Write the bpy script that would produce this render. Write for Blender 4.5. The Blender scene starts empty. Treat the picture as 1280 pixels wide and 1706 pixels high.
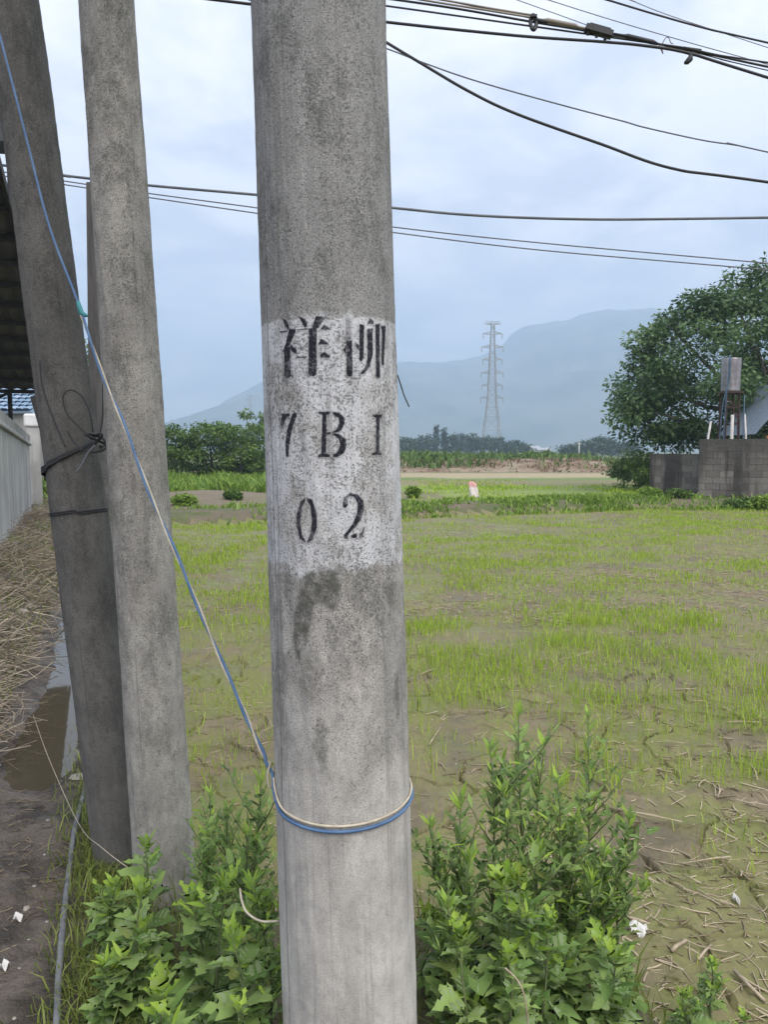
import bpy, bmesh, math, random
import numpy as np
from mathutils import Vector, Matrix, Quaternion

random.seed(7)
RNG = np.random.default_rng(11)
SC = bpy.context.scene
COL = SC.collection

# ------------------------------------------------------------------ camera
F_PX, CX, CY, HORIZON = 1282.0, 640.0, 853.0, 752.0
CAM = Vector((0.0, 0.0, 1.5))
PITCH = math.atan((CY - HORIZON) / F_PX)
cam_d = bpy.data.cameras.new('camera')
cam_d.sensor_fit = 'HORIZONTAL'
cam_d.sensor_width = 36.0
cam_d.lens = 36.0 * F_PX / 1280.0
cam_d.clip_start = 0.05
cam_d.clip_end = 20000
cam = bpy.data.objects.new('camera', cam_d)
cam.location = CAM
cam.rotation_euler = (math.pi / 2 - PITCH, 0, 0)
COL.objects.link(cam)
SC.camera = cam

# ------------------------------------------------------------------ sky and sun
SUN_EL, SUN_AZ = math.radians(52), math.radians(145)      # azimuth from +Y towards +X: behind the camera, to the right
world = bpy.data.worlds.new('World')
SC.world = world
world.use_nodes = True
wn = world.node_tree
wn.nodes.clear()
def W(t): return wn.nodes.new(t)
w_out, w_bg, w_sky = W('ShaderNodeOutputWorld'), W('ShaderNodeBackground'), W('ShaderNodeTexSky')
w_sky.sky_type = 'NISHITA'
w_sky.sun_disc = False
w_sky.sun_elevation = SUN_EL
w_sky.sun_rotation = SUN_AZ
w_sky.dust_density = 3.0
w_tc, w_sep = W('ShaderNodeTexCoord'), W('ShaderNodeSeparateXYZ')
wn.links.new(w_tc.outputs['Generated'], w_sep.inputs[0])
def wmath(op, a, b=None):
    n = W('ShaderNodeMath'); n.operation = op
    for i, v in enumerate((a, b)):
        if v is None: continue
        if isinstance(v, (int, float)): n.inputs[i].default_value = v
        else: wn.links.new(v, n.inputs[i])
    return n.outputs[0]
den = wmath('ADD', wmath('MAXIMUM', w_sep.outputs[2], 0.0), 0.22)
w_cmb = W('ShaderNodeCombineXYZ')
wn.links.new(wmath('DIVIDE', w_sep.outputs[0], den), w_cmb.inputs[0])
wn.links.new(wmath('DIVIDE', w_sep.outputs[1], den), w_cmb.inputs[1])
w_n1 = W('ShaderNodeTexNoise'); w_n1.inputs['Scale'].default_value = 2.2; w_n1.inputs['Detail'].default_value = 7; w_n1.inputs['Roughness'].default_value = 0.6
w_n1.inputs['Distortion'].default_value = 0.35
wn.links.new(w_cmb.outputs[0], w_n1.inputs['Vector'])
w_r = W('ShaderNodeValToRGB')
w_r.color_ramp.elements[0].position = 0.41; w_r.color_ramp.elements[0].color = (5.7, 5.8, 6.5, 1)
w_r.color_ramp.elements[1].position = 0.58; w_r.color_ramp.elements[1].color = (8.9, 8.55, 8.8, 1)
wn.links.new(w_n1.outputs[0], w_r.inputs[0])
w_mix = W('ShaderNodeMix'); w_mix.data_type = 'RGBA'
w_mix.inputs[0].default_value = 0.9
wn.links.new(w_sky.outputs[0], w_mix.inputs[6])
wn.links.new(w_r.outputs[0], w_mix.inputs[7])
# an overcast sky is brighter overhead than at the horizon
w_gain = wmath('ADD', wmath('MULTIPLY', wmath('MAXIMUM', w_sep.outputs[2], 0.0), 0.42), 0.92)
w_mul = W('ShaderNodeVectorMath'); w_mul.operation = 'SCALE'
wn.links.new(w_mix.outputs[2], w_mul.inputs[0]); wn.links.new(w_gain, w_mul.inputs['Scale'])
wn.links.new(w_mul.outputs[0], w_bg.inputs[0])
w_bg.inputs[1].default_value = 0.07
wn.links.new(w_bg.outputs[0], w_out.inputs[0])

sun_d = bpy.data.lights.new('sun', 'SUN')
sun_d.energy = 1.5
sun_d.angle = math.radians(35)
sun_d.color = (1.0, 0.955, 0.88)
sun = bpy.data.objects.new('sun', sun_d)
sdir = Vector((math.sin(SUN_AZ) * math.cos(SUN_EL), math.cos(SUN_AZ) * math.cos(SUN_EL), math.sin(SUN_EL)))
sun.rotation_euler = (-sdir).to_track_quat('-Z', 'Y').to_euler()
sun.location = (3, -3, 12)
COL.objects.link(sun)

SC.view_settings.view_transform = 'Standard'
SC.view_settings.look = 'None'
SC.view_settings.gamma = 1.0
SC.view_settings.use_curve_mapping = False
SC.view_settings.exposure = 1.22
SC.render.engine = 'CYCLES'
SC.cycles.max_bounces = 6
SC.cycles.transparent_max_bounces = 8
SC.cycles.volume_bounces = 1
SC.cycles.use_denoising = True

# ------------------------------------------------------------------ pixel helpers (to take measures from the photograph)
Fv = Vector((0, math.cos(PITCH), -math.sin(PITCH)))
Uv = Vector((0, math.sin(PITCH), math.cos(PITCH)))
Rv = Vector((1, 0, 0))
def ray(px, py):
    return Fv + Rv * ((px - CX) / F_PX) + Uv * ((CY - py) / F_PX)
def at(px, py, Y):
    d = ray(px, py)
    return CAM + d * (Y / d.y)
def gnd(px, py, z=0.0):
    d = ray(px, py)
    return CAM + d * ((z - CAM.z) / d.z)

# ------------------------------------------------------------------ object helpers
def link(o, parent=None):
    COL.objects.link(o)
    if parent is not None: o.parent = parent
    return o
def tag(o, label=None, cat=None, group=None, kind=None):
    if label: o['label'] = label
    if cat: o['category'] = cat
    if group: o['group'] = group
    if kind: o['kind'] = kind
    return o
def empty(name, loc=(0, 0, 0), label=None, cat=None, group=None):
    o = bpy.data.objects.new(name, None)
    o.empty_display_size = 0.1
    o.location = loc
    link(o)
    return tag(o, label, cat, group)
def mesh_obj(name, verts, faces, mat=None, parent=None, smooth=False, attrs=None):
    me = bpy.data.meshes.new(name)
    me.from_pydata([tuple(v) for v in verts], [], faces)
    if attrs:
        for k, v in attrs.items():
            a = me.attributes.new(k, 'FLOAT', 'POINT'); a.data.foreach_set('value', np.asarray(v, dtype=np.float32))
    if smooth:
        me.polygons.foreach_set('use_smooth', [True] * len(me.polygons))
    if mat: me.materials.append(mat)
    me.update()
    return link(bpy.data.objects.new(name, me), parent)
def np_mesh(name, verts, quads=None, tris=None, mat=None, parent=None, smooth=False, attrs=None):
    verts = np.asarray(verts, dtype=np.float32).reshape(-1, 3)
    nq = 0 if quads is None else len(quads)
    nt = 0 if tris is None else len(tris)
    me = bpy.data.meshes.new(name)
    me.vertices.add(len(verts)); me.vertices.foreach_set('co', verts.ravel())
    loops = np.concatenate([np.asarray(quads, dtype=np.int32).ravel() if nq else np.zeros(0, np.int32),
                            np.asarray(tris, dtype=np.int32).ravel() if nt else np.zeros(0, np.int32)])
    me.loops.add(len(loops)); me.loops.foreach_set('vertex_index', loops)
    starts = np.concatenate([np.arange(nq) * 4, nq * 4 + np.arange(nt) * 3]).astype(np.int32)
    me.polygons.add(nq + nt)
    me.polygons.foreach_set('loop_start', starts)
    if smooth: me.polygons.foreach_set('use_smooth', np.ones(nq + nt, dtype=bool))
    if attrs:
        for k, v in attrs.items():
            a = me.attributes.new(k, 'FLOAT', 'POINT'); a.data.foreach_set('value', np.asarray(v, dtype=np.float32))
    if mat: me.materials.append(mat)
    me.update(calc_edges=True)
    me.validate()
    return link(bpy.data.objects.new(name, me), parent)

class MB:
    """collects boxes, bars and tubes that make up ONE part"""
    def __init__(s): s.v, s.f = [], []
    def add(s, verts, faces):
        b = len(s.v); s.v += [Vector(v) for v in verts]; s.f += [tuple(i + b for i in f) for f in faces]; return s
    def box(s, c, size, rz=0.0, M=None):
        x, y, z = [q / 2 for q in size]
        vs = [Vector((a * x, b * y, d * z)) for d in (-1, 1) for b in (-1, 1) for a in (-1, 1)]
        R = Matrix.Rotation(rz, 3, 'Z')
        vs = [R @ v + Vector(c) for v in vs]
        if M: vs = [M @ v for v in vs]
        return s.add(vs, [(0, 2, 3, 1), (4, 5, 7, 6), (0, 1, 5, 4), (2, 6, 7, 3), (0, 4, 6, 2), (1, 3, 7, 5)])
    def bar(s, a, b, w, h=None):
        a, b = Vector(a), Vector(b); h = h or w
        d = (b - a).normalized()
        u = d.cross(Vector((0, 0, 1)))
        u = Vector((1, 0, 0)) if u.length < 1e-4 else u.normalized()
        n = u.cross(d)
        vs = [p + u * (sx * w / 2) + n * (sz * h / 2) for p in (a, b) for sx, sz in ((-1, -1), (1, -1), (1, 1), (-1, 1))]
        return s.add(vs, [(0, 1, 2, 3), (7, 6, 5, 4), (0, 4, 5, 1), (1, 5, 6, 2), (2, 6, 7, 3), (3, 7, 4, 0)])
    def tube(s, pts, rad, n=8, cap=True):
        pts = [Vector(p) for p in pts]; m = len(pts)
        rr = rad if isinstance(rad, (list, tuple)) else [rad] * m
        t0 = (pts[1] - pts[0]).normalized()
        u = t0.cross(Vector((0.31, 0.17, 0.93)))
        u = u.normalized() if u.length > 1e-4 else Vector((1, 0, 0))
        vs = []
        for i, p in enumerate(pts):
            t = (pts[min(i + 1, m - 1)] - pts[max(i - 1, 0)]).normalized()
            u = (u - t * u.dot(t)).normalized(); w = t.cross(u)
            for k in range(n):
                a = 2 * math.pi * k / n
                vs.append(p + (u * math.cos(a) + w * math.sin(a)) * rr[i])
        fs = [(i * n + k, i * n + (k + 1) % n, (i + 1) * n + (k + 1) % n, (i + 1) * n + k) for i in range(m - 1) for k in range(n)]
        if cap: fs += [tuple(reversed(range(n))), tuple(range((m - 1) * n, m * n))]
        return s.add(vs, fs)
    def build(s, name, mat, parent=None, smooth=False):
        o = Vector((0, 0, 0))
        return mesh_obj(name, s.v, s.f, mat, parent, smooth)

def spline(pts, n=12):
    """Catmull-Rom through the points"""
    P = [Vector(p) for p in pts]
    P = [P[0] * 2 - P[1]] + P + [P[-1] * 2 - P[-2]]
    out = []
    for i in range(1, len(P) - 2):
        a, b, c, d = P[i - 1], P[i], P[i + 1], P[i + 2]
        for k in range(n):
            t = k / n
            out.append(0.5 * ((2 * b) + (c - a) * t + (2 * a - 5 * b + 4 * c - d) * t * t + (3 * b - a - 3 * c + d) * t ** 3))
    out.append(P[-2].copy())
    return out

# ------------------------------------------------------------------ numpy noise
def _hash(ix, iy, seed):
    h = (ix.astype(np.int64) * 374761393 + iy.astype(np.int64) * 668265263 + seed * 144665) & 0x7fffffff
    h = ((h ^ (h >> 13)) * 1274126177) & 0x7fffffff
    return ((h ^ (h >> 16)) & 0xffff) / 65535.0
def vnoise(x, y, seed=0):
    x = np.asarray(x, float); y = np.asarray(y, float)
    ix, iy = np.floor(x), np.floor(y)
    fx, fy = x - ix, y - iy
    fx = fx * fx * (3 - 2 * fx); fy = fy * fy * (3 - 2 * fy)
    a, b = _hash(ix, iy, seed), _hash(ix + 1, iy, seed)
    c, d = _hash(ix, iy + 1, seed), _hash(ix + 1, iy + 1, seed)
    return (a * (1 - fx) + b * fx) * (1 - fy) + (c * (1 - fx) + d * fx) * fy
def fbm(x, y, seed=0, octv=4, gain=0.5):
    s, a, t = 0.0, 1.0, 0.0
    for i in range(octv):
        s = s + a * vnoise(np.asarray(x) * 2 ** i, np.asarray(y) * 2 ** i, seed + i * 17); t += a; a *= gain
    return s / t
def sstep(x, a, b):
    t = np.clip((np.asarray(x, float) - a) / (b - a), 0, 1)
    return t * t * (3 - 2 * t)

# ------------------------------------------------------------------ material helpers
class NT:
    def __init__(s, name, bsdf=True):
        s.m = bpy.data.materials.new(name); s.m.use_nodes = True
        s.t = s.m.node_tree; s.t.nodes.clear()
        s.out = s.t.nodes.new('ShaderNodeOutputMaterial')
        if bsdf:
            s.b = s.t.nodes.new('ShaderNodeBsdfPrincipled')
            s.t.links.new(s.b.outputs[0], s.out.inputs[0])
        s._tc = None
    def n(s, t): return s.t.nodes.new(t)
    def set(s, inp, v):
        if isinstance(v, bpy.types.NodeSocket): s.t.links.new(v, inp)
        elif isinstance(v, (tuple, list)) and len(v) == 3 and inp.type == 'RGBA': inp.default_value = (*v, 1)
        else: inp.default_value = v
    def tc(s, which='Object'):
        if s._tc is None: s._tc = s.n('ShaderNodeTexCoord')
        return s._tc.outputs[which]
    def pos(s): return s.n('ShaderNodeNewGeometry').outputs['Position']
    def map(s, vec, scale=(1, 1, 1)):
        m = s.n('ShaderNodeMapping'); s.set(m.inputs[0], vec); m.inputs['Scale'].default_value = scale; return m.outputs[0]
    def noise(s, vec, scale=5, detail=4, rough=0.55, dist=0.0):
        n = s.n('ShaderNodeTexNoise'); s.set(n.inputs['Vector'], vec)
        n.inputs['Scale'].default_value = scale; n.inputs['Detail'].default_value = detail
        n.inputs['Roughness'].default_value = rough; n.inputs['Distortion'].default_value = dist
        return n.outputs[0]
    def math(s, op, a, b=0.0, clamp=False):
        n = s.n('ShaderNodeMath'); n.operation = op; n.use_clamp = clamp
        s.set(n.inputs[0], a); s.set(n.inputs[1], b); return n.outputs[0]
    def step(s, v, a, b, lo=0.0, hi=1.0):
        n = s.n('ShaderNodeMapRange'); n.interpolation_type = 'SMOOTHSTEP'
        s.set(n.inputs[0], v); s.set(n.inputs[1], a); s.set(n.inputs[2], b); s.set(n.inputs[3], lo); s.set(n.inputs[4], hi)
        return n.outputs[0]
    def mix(s, f, a, b, mode='MIX'):
        n = s.n('ShaderNodeMix'); n.data_type = 'RGBA'; n.blend_type = mode
        s.set(n.inputs[0], f); s.set(n.inputs[6], a); s.set(n.inputs[7], b); return n.outputs[2]
    def attr(s, name):
        n = s.n('ShaderNodeAttribute'); n.attribute_name = name; return n.outputs['Fac']
    def rand(s): return s.n('ShaderNodeObjectInfo').outputs['Random']
    def bump(s, h, strength=0.5, dist=0.01):
        n = s.n('ShaderNodeBump'); n.inputs['Strength'].default_value = strength; n.inputs['Distance'].default_value = dist
        s.set(n.inputs['Height'], h); s.t.links.new(n.outputs[0], s.b.inputs['Normal'])
    def col(s, c): s.set(s.b.inputs['Base Color'], c); return s
    def rough(s, r): s.set(s.b.inputs['Roughness'], r); return s
    def metal(s, r): s.set(s.b.inputs['Metallic'], r); return s

def simple(name, c1, c2, scale=8, rough=0.8, metal=0.0, bump=0.0, bdist=0.01, stretch=(1, 1, 1), spec=None, rnd=0.0):
    k = NT(name)
    v = k.map(k.tc('Object'), stretch)
    n = k.noise(v, scale, 6, 0.6)
    c = k.mix(k.step(n, 0.32, 0.68), c1, c2)
    if rnd: c = k.mix(k.math('MULTIPLY', k.rand(), rnd), c, (c[0] if False else 0.02, 0.02, 0.02))
    k.col(c).rough(rough).metal(metal)
    if spec is not None: k.b.inputs['Specular IOR Level'].default_value = spec
    if bump: k.bump(k.noise(v, scale * 6, 5, 0.6), bump, bdist)
    return k.m

def leaf_mat(name, dark, light, under=None, transl=0.22, rough=0.5, use_attr=True, noise_scale=0.0):
    k = NT(name)
    f = k.attr('rnd') if use_attr else k.rand()
    c = k.mix(f, dark, light)
    if noise_scale:
        c = k.mix(k.step(k.noise(k.pos(), noise_scale, 2), 0.35, 0.65, 0.0, 0.45), c, tuple(x * 0.55 for x in dark))
    if under is not None:
        g = k.n('ShaderNodeNewGeometry')
        c = k.mix(k.math('MULTIPLY', g.outputs['Backfacing'], 0.75), c, under)
    k.col(c).rough(rough)
    k.b.inputs['Specular IOR Level'].default_value = 0.3
    if not use_attr:
        bl = k.step(k.noise(k.tc('Object'), 3.5, 4, 0.6), 0.5, 0.72, 0, 0.4)
        c = k.mix(bl, c, tuple(x * 0.6 for x in dark))
        old = k.step(k.math('FRACT', k.math('MULTIPLY', k.rand(), 37.7)), 0.94, 0.99, 0, 0.55)
        c = k.mix(old, c, (0.28, 0.29, 0.08))
        k.col(c)
    tr = k.n('ShaderNodeBsdfTranslucent'); k.set(tr.inputs[0], c)
    mx = k.n('ShaderNodeMixShader'); mx.inputs[0].default_value = transl
    k.t.links.new(k.b.outputs[0], mx.inputs[1]); k.t.links.new(tr.outputs[0], mx.inputs[2])
    k.t.links.new(mx.outputs[0], k.out.inputs[0])
    return k.m

# ================================================================== THE GROUND
Z_FIELD = -0.15
def L1(y): return -0.75 - 0.34 * (y - 2.0)
def yfar(x): return np.clip(19.0 + 0.42 * x, 15.5, 22.0)
def field_sd(x, y):
    wob = 0.25 * (vnoise(x * 1.3, y * 1.3, 5) - 0.5)
    near = 2.2 - 0.65 * sstep(x, 0.45, 0.95) + 0.25 * sstep(-x, 0.0, 0.6)
    return np.minimum(np.minimum(x - L1(y) - 0.12, (y - near)), yfar(x) - y) + wob
CELL = 0.36
def cracks(x, y):
    """distance to the nearest drying crack and its width"""
    qx = x + 0.16 * (fbm(x * 2.6, y * 2.6, 31, 3) - 0.5) * 2
    qy = y + 0.16 * (fbm(x * 2.6, y * 2.6, 57, 3) - 0.5) * 2
    gx, gy = np.floor(qx / CELL), np.floor(qy / CELL)
    d1 = np.full(x.shape, 9.0); d2 = np.full(x.shape, 9.0)
    for i in (-1, 0, 1):
        for j in (-1, 0, 1):
            cx = (gx + i + 0.5 + 0.85 * (_hash(gx + i, gy + j, 3) - 0.5)) * CELL
            cy = (gy + j + 0.5 + 0.85 * (_hash(gx + i, gy + j, 9) - 0.5)) * CELL
            d = np.hypot(qx - cx, qy - cy)
            n1 = np.minimum(d1, d); d2 = np.where(d < d1, d1, np.minimum(d2, d)); d1 = n1
    return d2 - d1
def ground_z(x, y, fine=True):
    x = np.asarray(x, float); y = np.asarray(y, float)
    sd = field_sd(x, y)
    f = sstep(sd, 0.0, 0.3)
    z = Z_FIELD * f
    z = z + 0.016 * (fbm(x * 1.7, y * 1.7, 2, 4) - 0.5) * 2
    if fine:
        near = sstep(-y, -14, -9) * sstep(np.abs(x), 12, 8) * -1 + sstep(-y, -14, -9)
        z = z + (0.030 * (fbm(x * 7, y * 7, 4, 5, 0.62) - 0.5) + 0.012 * (fbm(x * 30, y * 30, 6, 2) - 0.5)) * sstep(-y, -12, -7)
        m = (f > 0.6) & (y < 7) & (x > -3) & (x < 4.5)
        if m.any():
            e = cracks(x[m], y[m])
            wd = 0.0135 * sstep(vnoise(x[m] * 1.4, y[m] * 1.4, 77), 0.10, 0.62) - 0.001
            wd = np.maximum(wd, 1e-4)
            z[m] = z[m] - 0.075 * (1 - sstep(y[m], 5.2, 6.8)) * (1 - sstep(x[m], 3.0, 4.2)) * sstep(x[m], -2.6, -1.6) * sstep(wd, 0.002, 0.007) * (1 - sstep(e, wd * 0.35, wd * 1.1)) * sstep(f[m], 0.6, 1.0) + 0.012 * np.exp(-((e - wd * 1.6) / 0.02) ** 2) * sstep(wd, 0.002, 0.01)
    # raised weedy bund behind the field, then the next field
    s2 = y - yfar(x)
    z = z + np.where(s2 > 0, 0.10 * sstep(s2, 0, 0.6) * (1 - sstep(s2, 1.6, 3.0)) - 0.08 * sstep(s2, 1.6, 4.0), 0)
    # earth bank far off
    z = z + (0.9 + 0.5 * (fbm(x * 0.25, y * 0.25, 8, 3) - 0.5)) * sstep(y, 58, 64) * (1 - 0.75 * sstep(y, 76, 95)) * sstep(x, -14, 4) * (1 - sstep(x, 16, 26))
    # low earth mound left, beyond the bund
    z = z + 0.28 * np.exp(-(((x + 6.0) / 2.6) ** 2 + ((y - 25.5) / 2.5) ** 2))
    # straw bank against the wall on the left
    d = L1(y) - x
    onbank = sstep(d, 0.45, 1.35) * sstep(y, 2.6, 5.5) * (1 - sstep(y, 16, 20))
    z = z + onbank * (0.40 - 0.012 * (y - 5)) + onbank * 0.22 * (fbm(x * 2.6, y * 2.6, 44, 4, 0.6) - 0.5)
    # rut with the puddle
    rut = np.exp(-((d - 0.33 - 0.06 * np.sin(y * 2.1)) / 0.165) ** 2) * sstep(y, 3.1, 3.8) * (1 - sstep(y, 7.5, 9.5))
    z = z - 0.13 * rut - 0.05 * rut * (fbm(x * 4, y * 4, 12, 2) - 0.5)
    # trodden mud of the track
    tr = sstep(d, 0.0, 0.25) * (1 - sstep(d, 0.6, 1.2)) * (1 - sstep(y, 7, 9))
    z = z + (1 - rut) * tr * (0.075 * (fbm(x * 6, y * 6, 21, 4, 0.6) - 0.5) + 0.02 * (fbm(x * 26, y * 26, 23, 3, 0.6) - 0.5))
    return z
def gz(x, y): return float(ground_z(np.array([x]), np.array([y]))[0])

def axis(lo, hi, step, far_lo, far_hi, g=1.07, cap=None, lim=120):
    a = list(np.arange(lo, hi, step))
    s, p = step, lo
    left = []
    while p > far_lo:
        s = s * g if (cap is None or s < cap or abs(p) > lim) else s
        p -= s; left.append(p)
    s, p = step, a[-1]
    right = []
    while p < far_hi:
        s = s * g if (cap is None or s < cap or abs(p) > lim) else s
        p += s; right.append(p)
    return np.array(left[::-1] + a + right)
gx_ = axis(-1.2, 2.7, 0.0105, -5000, 5000, 1.085, 0.14, 13)
gy_ = axis(1.75, 5.2, 0.0105, -60, 6500, 1.06, 0.17, 26)
GX, GY = np.meshgrid(gx_, gy_)
GZ = ground_z(GX.ravel(), GY.ravel()).reshape(GX.shape)
nx, ny = len(gx_), len(gy_)

k = NT('mat_paddy_mud')
p = k.pos()
big = k.noise(p, 0.55, 4, 0.6); mid = k.noise(p, 3.5, 5, 0.6); fin = k.noise(p, 45, 5, 0.65)
c = k.mix(k.step(mid, 0.35, 0.65), (0.12, 0.099, 0.054), (0.20, 0.162, 0.098))
c = k.mix(k.step(k.noise(p, 1.6, 5, 0.6), 0.38, 0.57, 0, 0.75), c, (0.165, 0.185, 0.042))     # algae film
c = k.mix(k.step(fin, 0.55, 0.75, 0, 0.5), c, (0.09, 0.075, 0.05))
py = k.n('ShaderNodeSeparateXYZ'); k.set(py.inputs[0], p)
c = k.mix(k.step(k.noise(p, 0.42, 4, 0.55), 0.50, 0.64, 0, 0.6), c, (0.20, 0.16, 0.10))      # dry straw-strewn patches
k.col(c).rough(k.step(mid, 0.3, 0.7, 0.42, 0.85))
k.b.inputs['Specular IOR Level'].default_value = 0.35
k.bump(fin, 0.5, 0.012)
M_PADDY = k.m

k = NT('mat_track_mud')
p = k.pos()
mid = k.noise(p, 5, 8, 0.68); fin = k.noise(p, 60, 5, 0.65)
c = k.mix(k.step(mid, 0.38, 0.62), (0.042, 0.034, 0.026), (0.135, 0.112, 0.09))
c = k.mix(k.step(fin, 0.5, 0.75, 0, 0.55), c, (0.06, 0.05, 0.04))
c = k.mix(k.step(k.noise(p, 150, 2), 0.68, 0.74, 0, 0.5), c, (0.4, 0.37, 0.32))
k.col(c).rough(k.step(k.noise(p, 2.2, 3), 0.4, 0.62, 0.30, 0.8))
k.b.inputs['Specular IOR Level'].default_value = 0.45
k.bump(fin, 0.9, 0.02)
M_TRACK = k.m

k = NT('mat_bund_earth')
p = k.pos()
c = k.mix(k.step(k.noise(p, 1.2, 5, 0.6), 0.4, 0.6), (0.16, 0.125, 0.085), (0.10, 0.12, 0.04))
c = k.mix(k.step(k.noise(p, 30, 5, 0.65), 0.5, 0.75, 0, 0.5), c, (0.07, 0.055, 0.035))
k.col(c).rough(0.9); k.bump(k.noise(p, 30, 6, 0.7), 0.9, 0.04)
M_BUND = k.m

k = NT('mat_far_field')
p = k.pos()
s = k.n('ShaderNodeSeparateXYZ'); k.set(s.inputs[0], p)
v = k.map(p, (0.25, 1, 1))
nn = k.noise(v, 0.35, 5, 0.6)
yy = k.math('ADD', s.outputs[1], k.math('MULTIPLY', k.math('SUBTRACT', nn, 0.5), 9.0))
c = k.mix(k.step(nn, 0.35, 0.6), (0.15, 0.215, 0.04), (0.20, 0.25, 0.06))
c = k.mix(k.step(yy, 34, 37), c, (0.20, 0.18, 0.085))
c = k.mix(k.step(yy, 41, 43), c, (0.13, 0.19, 0.05))
c = k.mix(k.step(yy, 45, 47), c, (0.34, 0.28, 0.17))
c = k.mix(k.step(yy, 54, 58), c, (0.16, 0.15, 0.07))
lx = k.math('SUBTRACT', 0.0, s.outputs[0])
c = k.mix(k.math('MULTIPLY', k.step(lx, 3.2, 4.5), k.step(s.outputs[1], 31, 28)), c, k.mix(k.step(k.noise(p, 0.9, 4), 0.4, 0.6), (0.17, 0.13, 0.09), (0.21, 0.18, 0.12)))
rc = k.math('MULTIPLY', k.step(s.outputs[0], 2.4, 1.8), k.step(s.outputs[1], 32, 29))
c = k.mix(k.math('MULTIPLY', rc, 0.7), c, (0.15, 0.12, 0.08))
k.col(c).rough(0.95); k.bump(k.noise(p, 6, 5, 0.65), 0.5, 0.05)
M_FAR = k.m

k = NT('mat_bank_earth')
p = k.pos()
c = k.mix(k.step(k.noise(p, 0.35, 5, 0.65), 0.42, 0.58), (0.20, 0.13, 0.085), (0.27, 0.215, 0.15))
c = k.mix(k.step(k.noise(p, 0.6, 5, 0.7), 0.55, 0.68, 0, 0.8), c, (0.10, 0.13, 0.04))
k.col(c).rough(0.95); k.bump(k.noise(p, 2, 5, 0.7), 0.7, 0.15)
M_BANK = k.m
k = NT('mat_plain')
p = k.pos()
k.col(k.mix(k.step(k.noise(p, 0.02, 6, 0.6), 0.4, 0.6), (0.10, 0.13, 0.045), (0.16, 0.165, 0.07))).rough(1.0)
M_PLAIN = k.m

cxm = 0.25 * (GX[:-1, :-1] + GX[1:, :-1] + GX[:-1, 1:] + GX[1:, 1:])
cym = 0.25 * (GY[:-1, :-1] + GY[1:, :-1] + GY[:-1, 1:] + GY[1:, 1:])
sdm = field_sd(cxm.ravel(), cym.ravel()).reshape(cxm.shape)
dm = L1(cym) - cxm
reg = np.full(cxm.shape, 5)                                      # plain
nearzone = (cym > -60) & (cym < 58) & (np.abs(cxm) < 60)
reg[nearzone] = 2                                                # bund
reg[nearzone & (cym > yfar(cxm) + 2.4)] = 3                      # far field
reg[(dm > 0.02) & (cym < 20) & (cym > -60) & (dm < 6)] = 1       # track
reg[sdm > 0.12] = 0                                              # paddy
reg[(cym >= 58) & (cym < 96) & (cxm > -16) & (cxm < 28)] = 4     # earth bank
idx = np.arange(nx * ny).reshape(ny, nx)
quads = np.stack([idx[:-1, :-1], idx[:-1, 1:], idx[1:, 1:], idx[1:, :-1]], -1).reshape(-1, 4)
allv = np.stack([GX, GY, GZ], -1).reshape(-1, 3)
for r, (nm, mt) in enumerate((('paddy_field', M_PADDY), ('mud_track', M_TRACK), ('field_bund', M_BUND), ('far_field', M_FAR), ('earth_bank', M_BANK), ('plain', M_PLAIN))):
    q = quads[reg.ravel() == r]
    if not len(q): continue
    u, inv = np.unique(q.ravel(), return_inverse=True)
    tag(np_mesh(nm, allv[u], inv.reshape(-1, 4), mat=mt, smooth=True), kind='structure')

# puddle
k = NT('mat_puddle_water')
k.col((0.07, 0.06, 0.04)).rough(0.03)
k.b.inputs['IOR'].default_value = 1.33
k.b.inputs['Specular IOR Level'].default_value = 0.7
k.bump(k.noise(k.pos(), 9, 2), 0.02, 0.01)
M_WATER = k.m
pv = []
for i in range(40):
    y = 3.0 + (8.2 - 3.0) * i / 39
    pv.append((L1(y) - 0.02, y, -0.042))
pw = [(x - 0.75, y, z) for x, y, z in reversed(pv)]
tag(mesh_obj('puddle_water', pv + pw, [(i, i + 1, 79 - i - 1, 79 - i) for i in range(39)], M_WATER), kind='structure')

# mountains
prof = [(-700, 720), (-300, 700), (0, 730), (200, 752), (275, 738), (330, 705), (380, 672), (440, 635), (500, 606), (560, 590), (620, 596), (668, 601), (700, 603), (760, 598), (797, 590), (822, 580), (839, 568),
        (853, 549), (873, 537), (905, 532), (940, 527), (970, 519), (999, 512), (1047, 511), (1100, 520), (1180, 527), (1280, 548), (1450, 580), (1700, 560), (2000, 620), (2500, 700)]
MD = 2500.0
mp = [at(a, b, MD) for a, b in prof]
mx_ = np.linspace(-2900, 3600, 520); my_ = np.linspace(1500, 3300, 110)
MX, MY = np.meshgrid(mx_, my_)
ridge = np.interp(MX, [v.x for v in mp], [v.z for v in mp])
ridge = ridge + (18 * (fbm(MX / 190, MX * 0 + 3.3, 93, 4, 0.6) - 0.5) + 14 * (fbm(MX / 45, MX * 0 + 1.3, 94, 3, 0.6) - 0.5)) * sstep(ridge, 30, 200)
across = np.clip(1 - np.abs(MY - MD) / np.where(MY < MD, 950, 780), 0, 1)
across = across ** 0.75
rough_ = (fbm(MX / 260, MY / 260, 90, 5) - 0.5)
MZ = ridge * across * (1 + 0.5 * rough_ * (1 - across)) + 80 * rough_ * (1 - 0.8 * sstep(across, 0.85, 1.0)) * sstep(ridge, 20, 120) * sstep(across, 0.1, 0.9) - 3
k = NT('mat_mountain')
k.col(k.mix(k.step(k.noise(k.pos(), 0.008, 6, 0.6), 0.4, 0.6), (0.03, 0.05, 0.025), (0.11, 0.12, 0.08))).rough(1.0)
mi = np.arange(MX.size).reshape(MX.shape)
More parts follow.
